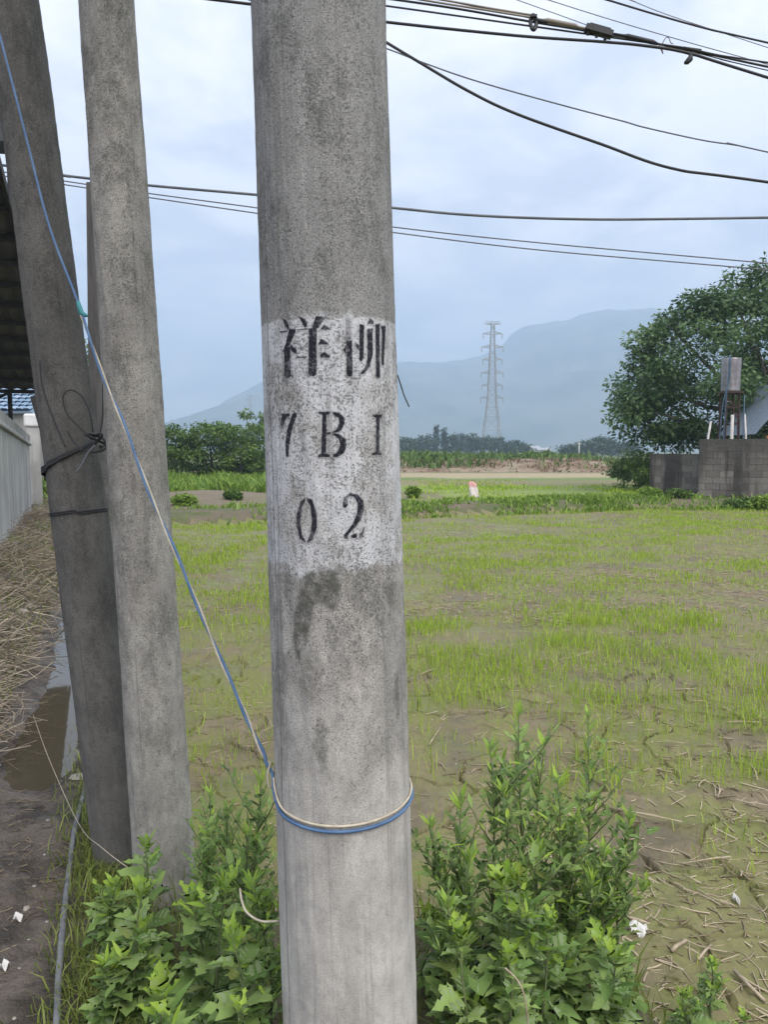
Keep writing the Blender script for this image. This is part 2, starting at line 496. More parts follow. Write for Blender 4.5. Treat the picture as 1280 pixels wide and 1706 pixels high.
mq = np.stack([mi[:-1, :-1], mi[:-1, 1:], mi[1:, 1:], mi[1:, :-1]], -1).reshape(-1, 4)
tag(np_mesh('mountain', np.stack([MX, MY, MZ], -1).reshape(-1, 3), mq, mat=k.m, smooth=True), kind='structure')

# ================================================================== CONCRETE POLES
def concrete_pole_nodes(k, dark=0.0, band=None, tint=(1, 1, 1), light_low=True):
    v = k.tc('Object')
    sp = k.n('ShaderNodeSeparateXYZ'); k.set(sp.inputs[0], v)
    z = sp.outputs[2]
    n1 = k.noise(v, 7, 6, 0.6)
    st = k.noise(k.map(v, (26, 26, 2.2)), 1.0, 5, 0.6)
    blot = k.noise(k.map(v, (11, 11, 6)), 1.0, 6, 0.65)
    sp1 = k.noise(v, 135, 3, 0.6)
    sp2 = k.noise(v, 330, 3, 0.6)
    sp3 = k.noise(k.map(v, (1, 1, 0.55)), 62, 4, 0.62)
    t = lambda c: tuple(a * b for a, b in zip(c, tint))
    c = k.mix(k.step(n1, 0.36, 0.64), t((0.42, 0.395, 0.36)), t((0.58, 0.55, 0.50)))
    c = k.mix(k.step(st, 0.45, 0.68, 0, 0.35), c, t((0.30, 0.29, 0.27)))
    c = k.mix(k.step(sp3, 0.5, 0.66, 0, 0.35), c, t((0.30, 0.295, 0.28)))
    c = k.mix(k.step(k.noise(v, 3.3, 2), 0.55, 0.7, 0, 0.35), c, t((0.52, 0.455, 0.42)))        # faint rust blush
    hi = None
    if band is not None:
        zb0, zb1 = band
        zw = k.math('ADD', z, k.math('MULTIPLY', k.math('SUBTRACT', k.noise(k.map(v, (1, 1, 0.3)), 42, 6, 0.75), 0.5), 0.09))
        hi = k.step(z, zb1 - 0.35, zb1 + 0.1)
        c = k.mix(k.math('MULTIPLY', k.step(k.math('ADD', z, k.math('MULTIPLY', n1, 0.3)), zb1 - 0.02, zb1 + 0.2), 0.75), c, t((0.285, 0.285, 0.275)))
        lo_e = k.step(zw, zb0 - 0.004, zb0 + 0.006)
        zt = k.math('ADD', z, k.math('MULTIPLY', k.math('SUBTRACT', k.noise(v, 30, 3), 0.5), 0.01))
        hi_e = k.step(zt, zb1 + 0.003, zb1 - 0.003)
        wear = k.step(k.noise(k.map(v, (1, 1, 0.7)), 13, 8, 0.75), 0.38, 0.55, 0.30, 0.92)
        pm = k.math('MULTIPLY', k.math('MULTIPLY', lo_e, hi_e), wear)
        # a second, fresher coat in the middle
        fresh = k.attr('fresh')
        pm = k.math('MAXIMUM', pm, k.math('MULTIPLY', fresh, k.step(k.noise(v, 48, 5, 0.7), 0.30, 0.5, 0.55, 1.0)))
        c = k.mix(pm, c, (0.64, 0.64, 0.65))
    else:
        c = k.mix(k.step(z, 1.6, 3.2, 0, 0.25), c, t((0.26, 0.265, 0.26)))
    runs = k.noise(k.map(v, (44, 44, 1.1)), 1.0, 5, 0.65)
    c = k.mix(k.step(runs, 0.54, 0.68, 0, 0.5), c, t((0.19, 0.187, 0.17)))
    c = k.mix(k.step(runs, 0.40, 0.30, 0, 0.35), c, t((0.58, 0.56, 0.52)))
    seam = k.n('ShaderNodeMath'); seam.operation = 'ARCTAN2'
    k.set(seam.inputs[0], sp.outputs[0]); k.set(seam.inputs[1], k.math('MULTIPLY', sp.outputs[1], -1.0))
    sd_ = k.math('ABSOLUTE', k.math('SUBTRACT', k.math('ADD', seam.outputs[0], k.math('MULTIPLY', k.math('SUBTRACT', k.noise(v, 3, 3), 0.5), 0.03)), -0.98))
    seamf = k.step(sd_, 0.035, 0.008)
    c = k.mix(k.math('MULTIPLY', seamf, 0.45), c, t((0.20, 0.195, 0.18)))                          # mould seam down the side
    # lichen and pock marks: dense higher up, sparse near the ground
    hz = k.step(z, 0.45, 1.35, 0.0, 1.0) if band is not None else k.step(z, 0.0, 1.6, 0.55, 1.0)
    dens = k.math('ADD', k.math('MULTIPLY', hz, 0.15), k.math('MULTIPLY', k.math('SUBTRACT', blot, 0.5), 0.34))
    keep = 1.0 if band is None else k.math('SUBTRACT', 1.0, k.math('MULTIPLY', pm, 0.55))
    grain = k.noise(v, 420, 4, 0.75)
    g1 = k.step(grain, 0.36, 0.66)
    c = k.mix(k.math('MULTIPLY', k.math('MULTIPLY', g1, keep), k.math('ADD', 0.32, k.math('MULTIPLY', hz, 0.44))), c, t((0.085, 0.084, 0.08)))
    mott = k.step(k.math('ADD', k.noise(k.map(v, (1, 1, 0.6)), 34, 6, 0.7), k.math('MULTIPLY', k.math('SUBTRACT', blot, 0.5), 0.8)), 0.42, 0.70)
    c = k.mix(k.math('MULTIPLY', k.math('MULTIPLY', mott, keep), k.math('ADD', 0.06, k.math('MULTIPLY', hz, 0.46))), c, t((0.115, 0.113, 0.103)))
    s1 = k.step(k.math('SUBTRACT', k.noise(v, 210, 3, 0.65), k.math('SUBTRACT', 0.70, dens)), -0.02, 0.10)
    c = k.mix(k.math('MULTIPLY', s1, 0.62), c, t((0.11, 0.11, 0.10)))
    s2 = k.step(k.math('SUBTRACT', sp1, k.math('SUBTRACT', 0.735, dens)), -0.01, 0.06)
    c = k.mix(k.math('MULTIPLY', s2, 0.6), c, t((0.10, 0.10, 0.09)))
    if band is not None:
        c = k.mix(k.math('MULTIPLY', k.attr('stain'), k.step(k.noise(v, 60, 5, 0.75), 0.34, 0.60, 0.35, 0.95)), c, (0.085, 0.085, 0.072))
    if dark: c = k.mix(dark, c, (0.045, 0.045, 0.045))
    h = k.math('SUBTRACT', k.math('SUBTRACT', k.math('MULTIPLY', sp2, 0.5), k.math('MULTIPLY', s1, 0.5)), k.math('MULTIPLY', seamf, 0.9))
    return c, h

class Pole:
    """a tapered spun-concrete pole, described in its own frame (z along the axis, 0 at the ground)"""
    def __init__(s, p_lo, p_hi, Y, d_eye, length, taper=1 / 75.):
        a, b = at(*p_lo, Y), at(*p_hi, Y)
        ax = (b - a).normalized()
        base = a - ax * (a.z / ax.z)
        s.base, s.ax, s.len = base, ax, length
        q = Vector((0, 0, 1)).rotation_difference(ax)
        s.M = Matrix.Translation(base) @ q.to_matrix().to_4x4()
        s.Mi = s.M.inverted(); s.q = q
        s.zeye = (CAM.z - base.z) / ax.z
        s.k = taper / 2
        s.r0 = d_eye / 2 + s.k * s.zeye
    def r(s, z): return s.r0 - s.k * z
    def hit(s, px, py):
        """pixel -> (angle, z) on the near side of the shaft"""
        o = s.Mi @ CAM; d = s.Mi.to_3x3() @ ray(px, py)
        A = d.x ** 2 + d.y ** 2 - (s.k * d.z) ** 2
        rr = s.r0 - s.k * o.z
        B = 2 * (o.x * d.x + o.y * d.y + rr * s.k * d.z)
        C = o.x ** 2 + o.y ** 2 - rr ** 2
        D = B * B - 4 * A * C
        D = max(D, 0.0)
        t = (-B - math.sqrt(D)) / (2 * A)
        p = o + d * t
        return math.atan2(p.x, -p.y), p.z
    def loc(s, phi, z, off=0.0):
        r = s.r(z) + off
        return Vector((r * math.sin(phi), -r * math.cos(phi), z))
    def world(s, phi, z, off=0.0): return s.M @ s.loc(phi, z, off)

def poly_sd(P, poly):
    """signed distance (inside positive) of points P (n,2) to a polygon"""
    poly = np.asarray(poly, float); n = len(poly)
    dist = np.full(len(P), 1e9); inside = np.zeros(len(P), bool)
    for i in range(n):
        a, b = poly[i], poly[(i + 1) % n]
        ab = b - a
        t = np.clip(((P - a) @ ab) / max(ab @ ab, 1e-12), 0, 1)
        dist = np.minimum(dist, np.hypot(*(P - a - t[:, None] * ab).T))
        cond = (a[1] > P[:, 1]) != (b[1] > P[:, 1])
        xi = a[0] + (P[:, 1] - a[1]) * ab[0] / (ab[1] if abs(ab[1]) > 1e-12 else 1e-12)
        inside ^= cond & (P[:, 0] < xi)
    return np.where(inside, dist, -dist)

def shaft_mesh(pole, root, mat, nseg, zs, rough_amp, seed, attrs_fn=None):
    zs = np.asarray(zs); ph = np.linspace(-math.pi, math.pi, nseg, endpoint=False)
    PH, ZZ = np.meshgrid(ph, zs)
    R = pole.r0 - pole.k * ZZ
    R = R + rough_amp * (fbm(np.sin(PH) * 6 + ZZ * 5 + 40, np.cos(PH) * 6 + ZZ * 3 + 40, seed, 4) - 0.5) * 2
    R = R + rough_amp * 0.5 * (fbm(PH * 18 + 90, ZZ * 42 + 9, seed + 3, 2) - 0.5)
    V = np.stack([R * np.sin(PH), -R * np.cos(PH), ZZ], -1).reshape(-1, 3)
    n, m = len(zs), nseg
    I = np.arange(n * m).reshape(n, m)
    Q = np.stack([I[:-1, :], np.roll(I, -1, 1)[:-1, :], np.roll(I, -1, 1)[1:, :], I[1:, :]], -1).reshape(-1, 4)
    V = np.vstack([V, [[0, 0, zs[-1]]]])
    top = I[-1]
    T = np.stack([top, np.roll(top, -1), np.full(m, n * m)], -1)
    attrs = None
    if attrs_fn:
        attrs = {kk: np.append(vv, 0) for kk, vv in attrs_fn(PH.ravel(), ZZ.ravel()).items()}
    return np_mesh('shaft', V, Q, T, mat=mat, parent=root, smooth=True, attrs=attrs)

# ---- the painted pole
MAIN = Pole((584, 1706), (531, 0), 1.6, 0.277, 9.0)
zb1 = MAIN.hit(548, 527)[1]; zb0 = MAIN.hit(560, 948)[1]
k = NT('mat_painted_concrete')
c, h = concrete_pole_nodes(k, 0.0, (zb0, zb1))
k.col(c).rough(0.88); k.b.inputs['Specular IOR Level'].default_value = 0.25; k.bump(h, 0.55, 0.004)
M_MAIN = k.m
def px_poly(pole, pts):
    out = []
    for a, b in pts:
        hh = pole.hit(a, b)
        out.append((hh[0] * 0.14, hh[1]))
    return out
stains = [[(500, 968), (512, 955), (540, 946), (566, 952), (566, 985), (552, 1012), (530, 1010), (516, 1030), (506, 1075), (496, 1100), (492, 1060)],
          [(527, 1195), (534, 1190), (548, 1240), (548, 1285), (538, 1288), (524, 1240)],
          [(640, 975), (668, 965), (674, 1010), (660, 1025), (648, 1000)],
          [(655, 1130), (664, 1120), (668, 1190), (660, 1200)],
          [(500, 1100), (520, 1080), (540, 1120), (520, 1180), (505, 1150)],
          [(455, 1000), (470, 1000), (482, 1250), (470, 1320), (462, 1240)]]
stw = [1.0, 0.75, 0.5, 0.75, 0.45, 0.35]
freshp = [[(470, 532), (600, 527), (640, 535), (640, 560), (612, 640), (600, 735), (585, 800), (610, 850), (600, 893), (540, 890), (530, 800), (540, 700), (500, 650), (470, 600)],
          [(455, 945), (560, 942), (568, 958), (540, 950), (505, 962), (470, 952)]]
def main_attrs(PH, ZZ):
    P = np.stack([PH * 0.14, ZZ], -1)
    st = np.zeros(len(P)); fr = np.zeros(len(P))
    near = (np.abs(PH) < 1.75) & (ZZ > 0.2) & (ZZ < 2.2)
    Q = P[near]
    wob = 0.012 * (fbm(Q[:, 0] * 60 + 50, Q[:, 1] * 25 + 50, 71, 3) - 0.5) * 2
    for pl, w_ in zip(stains, stw):
        st[near] = np.maximum(st[near], w_ * sstep(poly_sd(Q, px_poly(MAIN, pl)) + wob, -0.006, 0.006))
    for pl in freshp:
        fr[near] = np.maximum(fr[near], sstep(poly_sd(Q, px_poly(MAIN, pl)) + wob, -0.01, 0.01))
    return {'stain': st, 'fresh': fr}
rp = empty('utility_pole', MAIN.base, 'thick pale concrete pole with white painted band and black stencilled lettering', 'utility pole', 'concrete poles')
rp.rotation_mode = 'QUATERNION'; rp.rotation_quaternion = MAIN.q
zs = np.concatenate([np.arange(-0.4, 0.3, 0.03), np.arange(0.3, 2.62, 0.0055), np.arange(2.62, 9.0, 0.05)])
shaft_mesh(MAIN, rp, M_MAIN, 220, zs, 0.0022, 201, main_attrs)

# ---- stencilled characters: polygons measured on the pole (zoomed pixels of the photograph)
def zp(pts): return [(400 + a / 3.4125, 480 + b / 3.4125) for a, b in pts]
GLY = {
 'xiang': [[(240, 172), (262, 180), (280, 208), (284, 232), (272, 237), (257, 220)], [(222, 249), (268, 241), (272, 248), (238, 257)],
           [(285, 232), (320, 235), (318, 252), (290, 318), (252, 362), (240, 362), (262, 312), (273, 262)], [(288, 318), (326, 350), (326, 375), (305, 372), (288, 350)],
           [(250, 345), (289, 328), (290, 500), (280, 515), (262, 515), (252, 500)], [(333, 162), (365, 172), (386, 196), (382, 222), (370, 229), (357, 205)],
           [(325, 237), (386, 231), (386, 238), (326, 243)], [(322, 391), (380, 389), (380, 397), (322, 399)], [(330, 340), (366, 335), (366, 340), (331, 345)],
           [(432, 158), (488, 168), (440, 234), (408, 238)], [(391, 232), (438, 226), (436, 490), (425, 503), (400, 501), (390, 487)],
           [(478, 205), (511, 230), (508, 239), (455, 237)], [(462, 287), (500, 312), (503, 323), (443, 323)], [(480, 362), (513, 385), (510, 397), (458, 397), (454, 380)]],
 'liu': [[(604, 300), (637, 300), (640, 490), (632, 506), (611, 503), (605, 490)], [(604, 320), (604, 385), (584, 352)],
         [(678, 205), (706, 208), (702, 400), (690, 421), (677, 410)], [(655, 308), (680, 330), (678, 357), (660, 345)],
         [(738, 169), (758, 190), (756, 207), (720, 207)], [(720, 235), (753, 230), (755, 380), (735, 450), (704, 490), (680, 491), (712, 448), (722, 400)],
         [(768, 205), (796, 205), (798, 505), (785, 517), (770, 505)], [(799, 214), (829, 216), (826, 252), (818, 440), (806, 440), (807, 245)]],
 'seven': [[(236, 714), (284, 714), (284, 728), (264, 740), (246, 786), (232, 786)], [(300, 712), (322, 709), (322, 726), (292, 820), (281, 900), (278, 960), (262, 960), (259, 880), (270, 800)]],
 'bee': [[(445, 703), (511, 703), (511, 717), (493, 722), (490, 938), (511, 948), (511, 963), (444, 963), (446, 949), (462, 938), (468, 722), (446, 716)],
         [(468, 816), (516, 820), (516, 832), (468, 833)],
         [(528, 703), (562, 706), (591, 735), (596, 770), (577, 808), (546, 826), (524, 819), (548, 803), (563, 770), (560, 740), (528, 720)],
         [(530, 823), (562, 828), (601, 860), (607, 893), (590, 940), (552, 963), (528, 963), (528, 946), (550, 936), (569, 895), (560, 858), (530, 836)]],
 'one': [[(750, 718), (806, 720), (803, 735), (791, 741), (791, 934), (803, 939), (803, 951), (745, 951), (747, 939), (770, 931), (771, 741), (752, 729)]],
 'zero': [[(370, 1192), (345, 1214), (322, 1290), (322, 1352), (340, 1420), (370, 1449), (375, 1440), (354, 1400), (344, 1330), (351, 1250), (371, 1210)],
          [(379, 1192), (411, 1200), (438, 1280), (438, 1362), (415, 1430), (383, 1451), (379, 1441), (399, 1400), (408, 1320), (400, 1240), (379, 1206)]],
 'two': [[(583, 1228), (590, 1190), (625, 1165), (667, 1172), (700, 1205), (706, 1260), (690, 1310), (650, 1365), (612, 1407), (612, 1425), (590, 1425), (590, 1404), (640, 1340), (664, 1280), (667, 1225), (650, 1190), (625, 1181), (609, 1200), (616, 1230), (601, 1253), (586, 1246)],
         [(628, 1408), (655, 1395), (668, 1398), (664, 1421), (640, 1423)], [(676, 1396), (690, 1392), (701, 1358), (709, 1361), (696, 1420), (676, 1421)]],
}
FAINT = {'liu': [([(598, 172), (636, 172), (637, 300), (603, 300)], 0.55), ([(655, 220), (680, 212), (680, 260), (660, 262)], 0.35)]}
k = NT('mat_stencil_paint')
c, h = concrete_pole_nodes(k, 0.0, (zb0, zb1))
ink = k.attr('ink')
v = k.tc('Object')
wearn = k.step(k.noise(v, 210, 3, 0.6), 0.28, 0.45, 0.72, 1.0)
wear2 = k.step(k.noise(k.map(v, (1, 1, 0.5)), 34, 5, 0.65), 0.32, 0.48, 0.74, 1.0)
c = k.mix(k.math('MULTIPLY', k.math('MULTIPLY', ink, wearn), wear2), c, (0.014, 0.014, 0.022))
k.col(c).rough(0.82); k.b.inputs['Specular IOR Level'].default_value = 0.25; k.bump(h, 0.5, 0.004)
M_INK = k.m
gl_lab = {'xiang': 'black stencilled character at the left of the top row', 'liu': 'smudged black stencilled character at the right of the top row', 'seven': 'worn black numeral seven', 'bee': 'black capital letter B', 'one': 'black numeral one', 'zero': 'black numeral zero', 'two': 'black numeral two'}
for g, polys in GLY.items():
    PL = [(px_poly(MAIN, zp(q)), 1.0) for q in polys] + [(px_poly(MAIN, zp(q)), w_) for q, w_ in FAINT.get(g, [])]
    allp = np.vstack([np.array(q) for q, _ in PL])
    lo, hi = allp.min(0) - 0.004, allp.max(0) + 0.004
    st_ = 0.0011
    us = np.arange(lo[0], hi[0], st_); vs = np.arange(lo[1], hi[1], st_)
    U, V = np.meshgrid(us, vs)
    P = np.stack([U.ravel(), V.ravel()], -1)
    ink = np.zeros(len(P))
    for q, w_ in PL: ink = np.maximum(ink, w_ * sstep(poly_sd(P, q), -0.0016 - 0.004 * (w_ < 1), 0.0014 + 0.006 * (w_ < 1)))
    PH, ZZ = P[:, 0] / 0.14, P[:, 1]
    R = MAIN.r0 - MAIN.k * ZZ + 0.0022 * (fbm(np.sin(PH) * 6 + ZZ * 5 + 40, np.cos(PH) * 6 + ZZ * 3 + 40, 201, 4) - 0.5) * 2 \
        + 0.0011 * (fbm(PH * 18 + 90, ZZ * 42 + 9, 204, 2) - 0.5) + 0.0007
    X = np.stack([R * np.sin(PH), -R * np.cos(PH), ZZ], -1)
    I = np.arange(len(P)).reshape(U.shape)
    Q = np.stack([I[:-1, :-1], I[:-1, 1:], I[1:, 1:], I[1:, :-1]], -1).reshape(-1, 4)
    Q = Q[(ink[Q] > 0.03).any(1)]
    u, inv = np.unique(Q.ravel(), return_inverse=True)
    fr = main_attrs(PH[u], ZZ[u])
    o = np_mesh('stencil_character', X[u], inv.reshape(-1, 4), mat=M_INK, parent=rp, smooth=True, attrs={'ink': ink[u], 'fresh': fr['fresh'], 'stain': fr['stain']})
    o['label'] = gl_lab[g]

# ---- the two poles behind
def plain_pole(pole, label, mat, seed):
    r = empty('utility_pole', pole.base, label, 'utility pole', 'concrete poles')
    r.rotation_mode = 'QUATERNION'; r.rotation_quaternion = pole.q
    zs = np.concatenate([np.arange(-0.4, 0.1, 0.05), np.arange(0.1, 3.4, 0.014), np.arange(3.4, pole.len, 0.08)])
    shaft_mesh(pole, r, mat, 110, zs, 0.0035, seed)
    return r
k = NT('mat_grey_concrete')
c, h = concrete_pole_nodes(k, 0.04, None, (0.97, 0.965, 0.94)); k.col(c).rough(0.9); k.b.inputs['Specular IOR Level'].default_value = 0.2; k.bump(h, 0.6, 0.005)
M_POLE_B = k.m
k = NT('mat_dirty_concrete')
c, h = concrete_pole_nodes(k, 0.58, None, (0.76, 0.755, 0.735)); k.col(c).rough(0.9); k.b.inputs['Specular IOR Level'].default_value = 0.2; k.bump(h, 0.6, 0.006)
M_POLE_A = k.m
PB = Pole((275, 1450), (178, 0), 2.5, 0.183, 8.0)
PA = Pole((208, 1440), (38, 130), 2.71, 0.186, 7.5)
plain_pole(PB, 'bare grey concrete pole standing between the painted pole and the leaning one', M_POLE_B, 301)
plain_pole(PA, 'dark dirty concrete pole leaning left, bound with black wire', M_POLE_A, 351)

# short stub behind the leaning pole and the thin post lashed to both
a, b = at(163, 707, 3.02), at(176, 1000, 3.02)
ax = (b - a).normalized()
mb = MB(); mb.tube([a, a + ax * 0.5, a + ax * 1.0, a + ax * (a.z + 0.2)], [0.031, 0.033, 0.036, 0.04], 14)
tag(mb.build('concrete_stub', M_POLE_A, None, True), 'short concrete stub post hidden behind the leaning dark pole', 'post')
M_WEATHERED = simple('mat_weathered_timber', (0.105, 0.10, 0.095), (0.17, 0.16, 0.15), 6, 0.9, stretch=(6, 6, 0.8), bump=0.4, bdist=0.004)
a, b = at(157, 307, 2.98), at(162, 742, 2.98)
mb = MB(); mb.bar(a, b, 0.040, 0.046)
tag(mb.build('thin_post', M_WEATHERED), 'thin square grey post with flat top lashed beside the leaning pole', 'post')

# ================================================================== VEGETATION BUILDERS
def blades(name, P, H, Wd, lean, rnd, mat, label, cat, parent=None, kind='stuff', az=None):
    n = len(P)
    az = RNG.uniform(0, 2 * math.pi, n) if az is None else az
    fa = RNG.uniform(0, 2 * math.pi, n)
    ux, uy = np.cos(fa), np.sin(fa)
    lx, ly = np.cos(az) * lean * H, np.sin(az) * lean * H
    V = np.zeros((n, 5, 3))
    hw = Wd / 2
    V[:, 0] = P + np.stack([-ux * hw, -uy * hw, np.zeros(n)], -1)
    V[:, 1] = P + np.stack([ux * hw, uy * hw, np.zeros(n)], -1)
    mid = P + np.stack([lx * 0.3, ly * 0.3, H * 0.55], -1)
    V[:, 2] = mid + np.stack([ux * hw * 0.8, uy * hw * 0.8, np.zeros(n)], -1)
    V[:, 3] = mid - np.stack([ux * hw * 0.8, uy * hw * 0.8, np.zeros(n)], -1)
    V[:, 4] = P + np.stack([lx, ly, H * np.clip(1 - 0.35 * lean, 0.4, 1)], -1)
    B = np.arange(n)[:, None] * 5
    o = np_mesh(name, V.reshape(-1, 3), B + np.array([[0, 1, 2, 3]]), B + np.array([[3, 2, 4]]), mat=mat, parent=parent, attrs={'rnd': np.repeat(rnd, 5)})
    return tag(o, label, cat, kind=kind)
def scatter_xy(n, x0, x1, y0, y1): return RNG.uniform(x0, x1, n), RNG.uniform(y0, y1, n)

M_RICE = leaf_mat('mat_rice_seedling', (0.22, 0.33, 0.028), (0.46, 0.60, 0.085), transl=0.4)
M_GRASS = leaf_mat('mat_grass', (0.10, 0.15, 0.03), (0.30, 0.34, 0.085), transl=0.3)
M_WEED = leaf_mat('mat_weed', (0.10, 0.19, 0.025), (0.28, 0.40, 0.07), transl=0.32)
M_WEED_D = leaf_mat('mat_weed_dark', (0.05, 0.10, 0.02), (0.15, 0.24, 0.05), transl=0.25)
M_DRY = leaf_mat('mat_dry_grass', (0.13, 0.095, 0.05), (0.32, 0.25, 0.15), transl=0.15)

# rice seedlings in the paddy: density falls off in bare patches
def rice(n, y0, y1, hmul, wmul):
    y = y0 + (y1 - y0) * RNG.uniform(0, 1, n) ** 0.9
    x = RNG.uniform(-1, 1, n) * (0.62 * y + 1.5) + 0.3
    dens = fbm(x * 0.42, y * 0.5, 61, 4, 0.6); tex = vnoise(x * 2.0, y * 2.6, 63)
    far = sstep(y, 3.2, 7.5)
    left = sstep(-x, -0.3, 0.8) * sstep(y, 5.5, 7)
    pr = np.clip((dens - 0.42 + 0.07 * far + 0.09 * sstep(y, 8, 13) + 0.2 * left) * 4.5, 0.13 + 0.12 * far, 1) * (0.05 + 1.7 * tex ** 2.2)
    keep = (RNG.uniform(0, 1, n) < pr) & (field_sd(x, y) > 0.18)
    x, y = x[keep], y[keep]
    z = ground_z(x, y)
    m = len(x)
    H = RNG.uniform(0.05, 0.13, m) * hmul * (0.7 + 0.6 * vnoise(x, y, 65))
    return np.stack([x, y, z - 0.005], -1), H, RNG.uniform(0.0028, 0.005, m) * wmul * (1 + y / 18)
a1 = rice(85000, 2.3, 7.5, 1.0, 1.0)
a2 = rice(230000, 7.0, 22, 0.8, 1.35)
P = np.vstack([a1[0], a2[0]]); H = np.concatenate([a1[1], a2[1]]); Wd = np.concatenate([a1[2], a2[2]])
blades('rice_seedlings', P, H, Wd, RNG.uniform(0.05, 0.55, len(P)), RNG.uniform(0, 1, len(P)), M_RICE, 'thin bright green rice seedlings scattered over the muddy paddy', 'seedlings')

# straw litter on the paddy
def straw(n, X, Y, Z, Lr, Rr, bend=0.10, lift=0.06):
    """n bent three-sided stalks lying on the ground -> verts, quads, rnd"""
    a = RNG.uniform(0, 2 * math.pi, n); L = RNG.uniform(*Lr, n) * RNG.uniform(0.5, 1, n); r = RNG.uniform(*Rr, n)
    dx, dy = np.cos(a), np.sin(a)
    t = np.linspace(-0.5, 0.5, 4)
    b = RNG.uniform(-bend, bend, n)
    tilt = RNG.uniform(-lift, lift, n)
    V = np.zeros((n, 4, 3, 3))
    for i, ti in enumerate(t):
        cx = X + dx * L * ti - dy * L * b * (1 - 4 * ti * ti); cy = Y + dy * L * ti + dx * L * b * (1 - 4 * ti * ti)
        cz = Z + r * 0.25 + np.abs(tilt) * L * (0.5 + ti * np.sign(tilt)) 
        for kk in range(3):
            an = 2 * math.pi * kk / 3 + a
            V[:, i, kk] = np.stack([cx - dy * r * np.cos(an), cy + dx * r * np.cos(an), cz + r * np.sin(an)], -1)
    B = np.arange(n)[:, None] * 12
    Q = np.concatenate([B + np.array([[i * 3 + kk, i * 3 + (kk + 1) % 3, (i + 1) * 3 + (kk + 1) % 3, (i + 1) * 3 + kk]]) for i in range(3) for kk in range(3)])
    return V.reshape(-1, 3), Q, np.repeat(RNG.uniform(0, 1, n), 12)
M_STRAW = leaf_mat('mat_straw', (0.19, 0.145, 0.09), (0.52, 0.44, 0.31), transl=0.05, rough=0.75)
n = 155000
y = 1.8 + (21 - 1.8) * RNG.uniform(0, 1, n) ** 1.35
x = RNG.uniform(-1, 1, n) * (0.62 * y + 1.2) + 0.5
dens = fbm(x * 0.5, y * 0.5, 91, 3)
right = sstep(x, -0.3, 1.2)
keep = (RNG.uniform(0, 1, n) < np.clip((dens - 0.42) * 4, 0.2, 1) * (0.3 + 0.7 * right) * (0.25 + 1.1 * vnoise(x * 3, y * 3, 95) ** 1.5)) & (field_sd(x, y) > 0.1)
x, y = x[keep], y[keep]
V, Q, rn = straw(len(x), x, y, ground_z(x, y), (0.02, 0.16), (0.0012, 0.0038))
tag(np_mesh('straw_litter', V, Q, mat=M_STRAW, attrs={'rnd': rn}), 'pale broken straw littering the muddy paddy', 'straw', kind='stuff')

# weeds on the bund behind the paddy
def weed_patch(name, n, fx, fy, hr, wr, mat, label, cat, lean=(0.2, 0.9), dfun=None):
    x, y = fx(n), None
    y = fy(x)
    if dfun is not None:
        kp = RNG.uniform(0, 1, len(x)) < dfun(x, y); x, y = x[kp], y[kp]
    z = ground_z(x, y, False)
    m = len(x)
    return blades(name, np.stack([x, y, z - 0.01], -1), RNG.uniform(*hr, m) * (0.35 + 1.3 * fbm(x * 1.1, y * 1.1, 67, 3) ** 1.5 * 1.4), RNG.uniform(*wr, m), RNG.uniform(*lean, m), RNG.uniform(0, 1, m), mat, label, cat)
weed_patch('bund_weeds', 26000, lambda n: RNG.uniform(-8, 14, n), lambda x: yfar(x) + RNG.uniform(-0.55, 2.6, len(x)), (0.07, 0.20), (0.025, 0.06), M_WEED,
           'low bright green weeds along the bund behind the paddy', 'weeds', dfun=lambda x, y: np.clip((fbm(x * 0.8, y * 0.8, 33, 3) - 0.36) * 4 * (0.35 + 0.65 * sstep(x, -2.5, 0)), 0, 1) * (1 - 0.93 * sstep(x, 7.8, 8.6) * sstep(y, 21.6, 22.2)) + 0.04)
weed_patch('far_field_weeds', 22000, lambda n: RNG.uniform(-16, -2.2, n), lambda x: RNG.uniform(29, 44, len(x)), (0.2, 0.55), (0.05, 0.12), M_WEED,
           'tall green weeds in front of the hedge on the left', 'weeds')
weed_patch('far_crop', 30000, lambda n: RNG.uniform(-3, 22, n), lambda x: RNG.uniform(24, 42, len(x)), (0.06, 0.16), (0.03, 0.07), M_RICE,
           'bright green young crop in the field beyond the bund', 'crop', dfun=lambda x, y: np.clip((fbm(x * 0.3, y * 0.3, 38, 3) - 0.36) * 5, 0, 1) * sstep(x, 0.5, 3) * (1 - 0.8 * sstep(y, 33, 37)))
weed_patch('bank_weeds', 22000, lambda n: RNG.uniform(-16, 30, n), lambda x: RNG.uniform(60, 92, len(x)), (0.25, 0.8), (0.10, 0.25), M_WEED_D,
           'dark green weeds on top of the distant earth bank', 'weeds', dfun=lambda x, y: np.clip(0.15 + 0.85 * np.maximum(1 - sstep(x, 5, 9), sstep(y, 66, 70)), 0, 1) * np.clip((fbm(x * 0.3, y * 0.3, 41, 3) - 0.25) * 3, 0, 1))
weed_patch('bank_dry_weeds', 9000, lambda n: RNG.uniform(-16, 30, n), lambda x: RNG.uniform(58, 68, len(x)), (0.06, 0.25), (0.08, 0.2), M_DRY,
           'dry brown weeds on the face of the distant earth bank', 'weeds', dfun=lambda x, y: np.clip((fbm(x * 0.4, y * 0.4, 47, 3) - 0.36) * 4, 0, 1))
